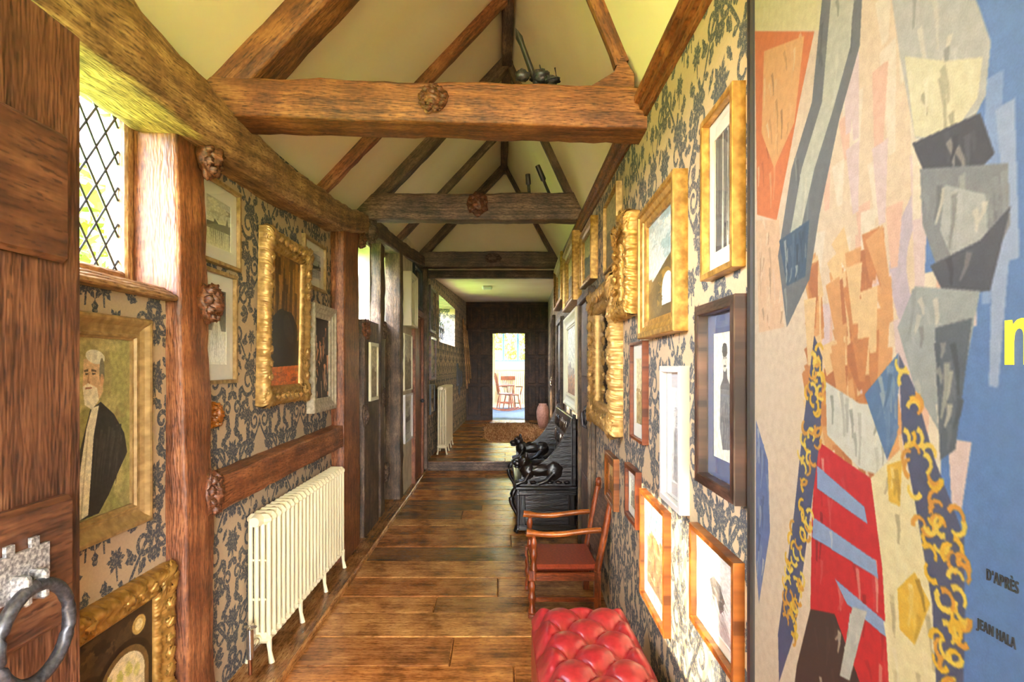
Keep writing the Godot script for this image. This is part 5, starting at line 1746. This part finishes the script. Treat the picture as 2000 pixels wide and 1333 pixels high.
func build_far() -> void:
	# panelled end wall with doorway
	var ew := MB.new()
	slab(ew, P(-1.3, 0, 13.3), P(-.157, 0, 13.3), 0, 3.0, Vector3(0, 0, -.12))
	slab(ew, P(.605, 0, 13.3), P(1.5, 0, 13.3), 0, 3.0, Vector3(0, 0, -.12))
	slab(ew, P(-.157, 0, 13.3), P(.605, 0, 13.3), 2.17, 3.0, Vector3(0, 0, -.12))
	var e := struct("wall_end", ew, M.panel, "dark oak panelled end wall with an open doorway", "wall")
	var ys: Array = [.2, .95, 1.62, 2.24, 2.82]
	for r in 4:
		for s in [[-.76, -.48], [-.46, -.2], [.65, .88], [.9, 1.12]]:
			var mb := MB.new()
			mb.box(P((s[0] + s[1]) / 2, (ys[r] + ys[r + 1]) / 2, 13.29), Vector3(s[1] - s[0] - .05, ys[r + 1] - ys[r] - .07, .03), .012)
			part("panel", mb, M.panel, e)
	for s in [[-.14, .1], [.12, .36], [.38, .6]]:
		var mb := MB.new()
		mb.box(P((s[0] + s[1]) / 2, 2.53, 13.29), Vector3(s[1] - s[0] - .05, .5, .03), .012)
		part("panel", mb, M.panel, e)
	# room beyond
	var rm := MB.new()
	slab(rm, P(-1.8, 0, 13.42), P(-1.8, 0, 17.6), 0, 2.9, Vector3(-.15, 0, 0))
	slab(rm, P(2.2, 0, 13.42), P(2.2, 0, 17.6), 0, 2.9, Vector3(.15, 0, 0))
	slab(rm, P(-1.8, 0, 17.45), P(-.3, 0, 17.45), 0, 2.9, Vector3(0, 0, -.15))
	slab(rm, P(1.1, 0, 17.45), P(2.2, 0, 17.45), 0, 2.9, Vector3(0, 0, -.15))
	slab(rm, P(-.3, 0, 17.45), P(1.1, 0, 17.45), 0, 1.55, Vector3(0, 0, -.15))
	slab(rm, P(-.3, 0, 17.45), P(1.1, 0, 17.45), 2.5, 2.9, Vector3(0, 0, -.15))
	struct("wall_far_room", rm, M.plaster, "plaster walls of the bright room at the far end", "wall")
	var rf := MB.new()
	rf.box(P(.2, .06, 15.5), Vector3(4.2, .12, 4.2), .002)
	struct("floor", rf, M.carpet, "bluish floor of the bright far room", "floor")
	var rc := MB.new()
	rc.box(P(.2, 2.95, 15.5), Vector3(4.2, .1, 4.3), .002)
	struct("ceiling", rc, M.plaster, "ceiling of the bright far room", "ceiling")
	for x in [.13, .58]:
		var mu := MB.new()
		mu.box(P(x, 2.02, 17.47), Vector3(.07, .95, .09), .008)
		part("mullion", mu, M.blue_paint, get_node("window_5"))
	var cu := MB.new()
	var rows: Array = []
	var uvs: Array = []
	for i in 2:
		var row: Array = []
		var ur: Array = []
		for j in 25:
			row.append(P(-.38 + j * .0105, .3 + i * 2.2, 17.2 + .03 * sin(j * 1.3))); ur.append(V(j * .02, i))
		rows.append(row); uvs.append(ur)
	cu.grid(rows, uvs)
	single("curtain", cu, M.curtain, "cream curtain beside the far room window", "curtain")
	var rd := thing("panel_radiator", "white column radiator under the far room window", "radiator", P(.52, .12, 17.3))
	for i in 18:
		var mb := MB.new()
		mb.box(Vector3(-.5 + i * .06, .62, 0), Vector3(.045, .95, .09), .015)
		part("section", mb, M.radiator, rd)
	var tp := MB.new()
	tp.box(Vector3(0, 1.2, 0), Vector3(1.2, .06, .14), .01)
	part("shelf", tp, M.white_paint, rd)
	windsor("bow backed windsor rocking chair in the far room doorway", P(.18, .12, 16.1), .15, true)
	windsor("spindle chair with flat top rail behind the rocking chair", P(.38, .12, 16.75), -1.2, false)
	# shaggy rug
	var rg := thing("shaggy_rug", "shaggy brown fleece rug on the far corridor floor", "rug", P(.26, .12, 10.9))
	var base := MB.new()
	var poly := PackedVector2Array()
	rng.seed = 61
	for k in 40:
		var a := TAU * k / 40
		var q := V(signf(cos(a)) * pow(absf(cos(a)), .4) * .54, signf(sin(a)) * pow(absf(sin(a)), .4) * 1.45)
		poly.append(q * rng.randf_range(.95, 1.04))
	base.prism(poly, Vector3.ZERO, Vector3(1, 0, 0), Vector3(0, 0, 1), Vector3.UP, .015)
	part("backing", base, M.rug, rg)
	for m in 3:
		var pl := MB.new()
		pl.smooth(false)
		for k in 3200:
			var p := V(rng.randf_range(-.56, .56), rng.randf_range(-1.48, 1.48))
			if not Geometry2D.is_point_in_polygon(p, poly): continue
			var c := Vector3(p.x, .012, p.y)
			var tip := c + Vector3(rng.randfn() * .03, rng.randf_range(.02, .055), rng.randfn() * .03)
			var sd := Vector3(rng.randfn(), 0, rng.randfn()).normalized() * .012
			pl.tri(c - sd, tip, c + sd)
		var o := part("pile", pl, M.rug_pile[m], rg)
		o.set_meta("kind", "stuff")
	# pot by the far wall
	var pot := MB.new()
	pot.lathe([V(0, 0), V(.075, 0), V(.1, .08), V(.13, .22), V(.135, .34), V(.11, .44), V(.08, .48), V(.09, .5), V(.075, .5), V(.07, .46)], P(.9, .12, 11.6), Basis(), 20)
	single("floor_urn", pot, M.terracotta, "rounded terracotta urn standing by the far papered wall", "urn")
	radiator("smaller cream radiator below the far corridor window", -.75, .14, 8.05, 16, .07, .12, .98, false)
	# leaning boards and small frames near the end wall
	for k in 3:
		var mb := MB.new()
		mb.box(Vector3.ZERO, Vector3(.025, 1.5 - k * .2, .16), .006, Basis(Vector3(0, 0, 1), .06 + k * .012))
		var o := single("leaning_board", mb, M.pale_wood, ["tallest pale board leaning against the far corridor wall", "middle pale board leaning against the far corridor wall", "shortest pale board leaning against the far corridor wall"][k], "board")
		o.position = P(-.73 + k * .02, 1.66, 12.1 + k * .35)
	for s in [[11.15, 1.0, 1.45, "middle-sized of three dark framed pictures low on the far corridor wall"], [11.5, .8, 1.35, "tallest of three dark framed pictures low on the far corridor wall"], [12.0, .95, 1.3, "smallest of three dark framed pictures low on the far corridor wall"]]:
		picture("small_dark_picture", s[3], "L", s[0], s[0] + .28, s[1], s[2], {"wx": -.845 + .02 * (s[0] - 11.15), "rail": .04, "depth": .025, "fm": M.black_frame, "art": art_land(int(s[0] * 10), Color8(120, 110, 90), Color8(140, 126, 100), Color8(80, 70, 56), Color8(90, 80, 60), Color8(60, 54, 44)), "group": "small dark pictures near the end wall"})
	# wrought iron scrolls in the far window
	var ir := thing("iron_scroll_screen", "wrought iron scroll ornament on the far corridor window sill", "ornament", P(-1.06, 1.785, 9.9))
	for k in 4:
		var mb := MB.new()
		var pts: Array = []
		for i in 26:
			var a := i / 25.0 * TAU * 1.6
			var r := .2 * (1.0 - i / 25.0 * .8)
			pts.append(Vector3(.02, .22 + sin(a) * r, -(-.42 + k * .3 + cos(a) * r)))
		mb.tube(pts, .009, 6)
		part("scroll", mb, M.iron, ir)
	var bar := MB.new()
	bar.tube([Vector3(.02, .012, .7), Vector3(.02, .012, -.7)], .011, 6)
	part("base_bar", bar, M.iron, ir)
	var sd := MB.new()
	sd.box(P(-.2, 2.70, 9.4), Vector3(.17, .05, .17), .02)
	single("smoke_alarm", sd, M.white_paint, "small white smoke alarm on the low far ceiling", "alarm")

func build_garden() -> void:
	var g := MB.new()
	g.box(P(-10.0, -.5, 8.0), Vector3(17.2, .2, 60), .01)
	struct("ground", g, M.grass, "sunlit lawn outside the window wall", "lawn")
	var g2 := MB.new()
	g2.box(P(14.0, -.5, 8.0), Vector3(26, .2, 60), .01)
	struct("ground", g2, M.grass, "lawn on the far side of the house", "lawn")
	shrub("bright green leafy shrub outside the leaded window beside the open door", P(-3.5, -.4, 4.5), Vector3(1.0, 1.7, 1.2), 5200, 5, M.leaf, .17)
	shrub("tall green shrub in the garden outside the narrow windows", P(-2.6, -.4, 7.2), Vector3(.75, 1.5, 1.2), 3200, 6, M.leaf, .16)
	shrub("golden leaved shrub outside the far room window", P(.4, -.4, 20.2), Vector3(1.8, 1.9, .8), 5200, 7, [M.leaf_gold, M.leaf[1], M.leaf_gold], .2)
	var hw := thing("garden_outhouse", "grey stone outbuilding glimpsed behind the garden shrub", "building", P(-7.5, -.4, 11.5))
	var b := MB.new()
	b.box(Vector3(0, 2.3, 0), Vector3(3.0, 4.6, 7.0), .02)
	part("wall", b, M.brick_far, hw)
	var r := MB.new()
	r.prism(PackedVector2Array([V(-1.8, 4.5), V(1.8, 4.5), V(0, 6.6)]), Vector3(0, 0, 3.7), Vector3(1, 0, 0), Vector3.UP, Vector3(0, 0, -1), 7.4)
	part("roof", r, M.terracotta, hw)
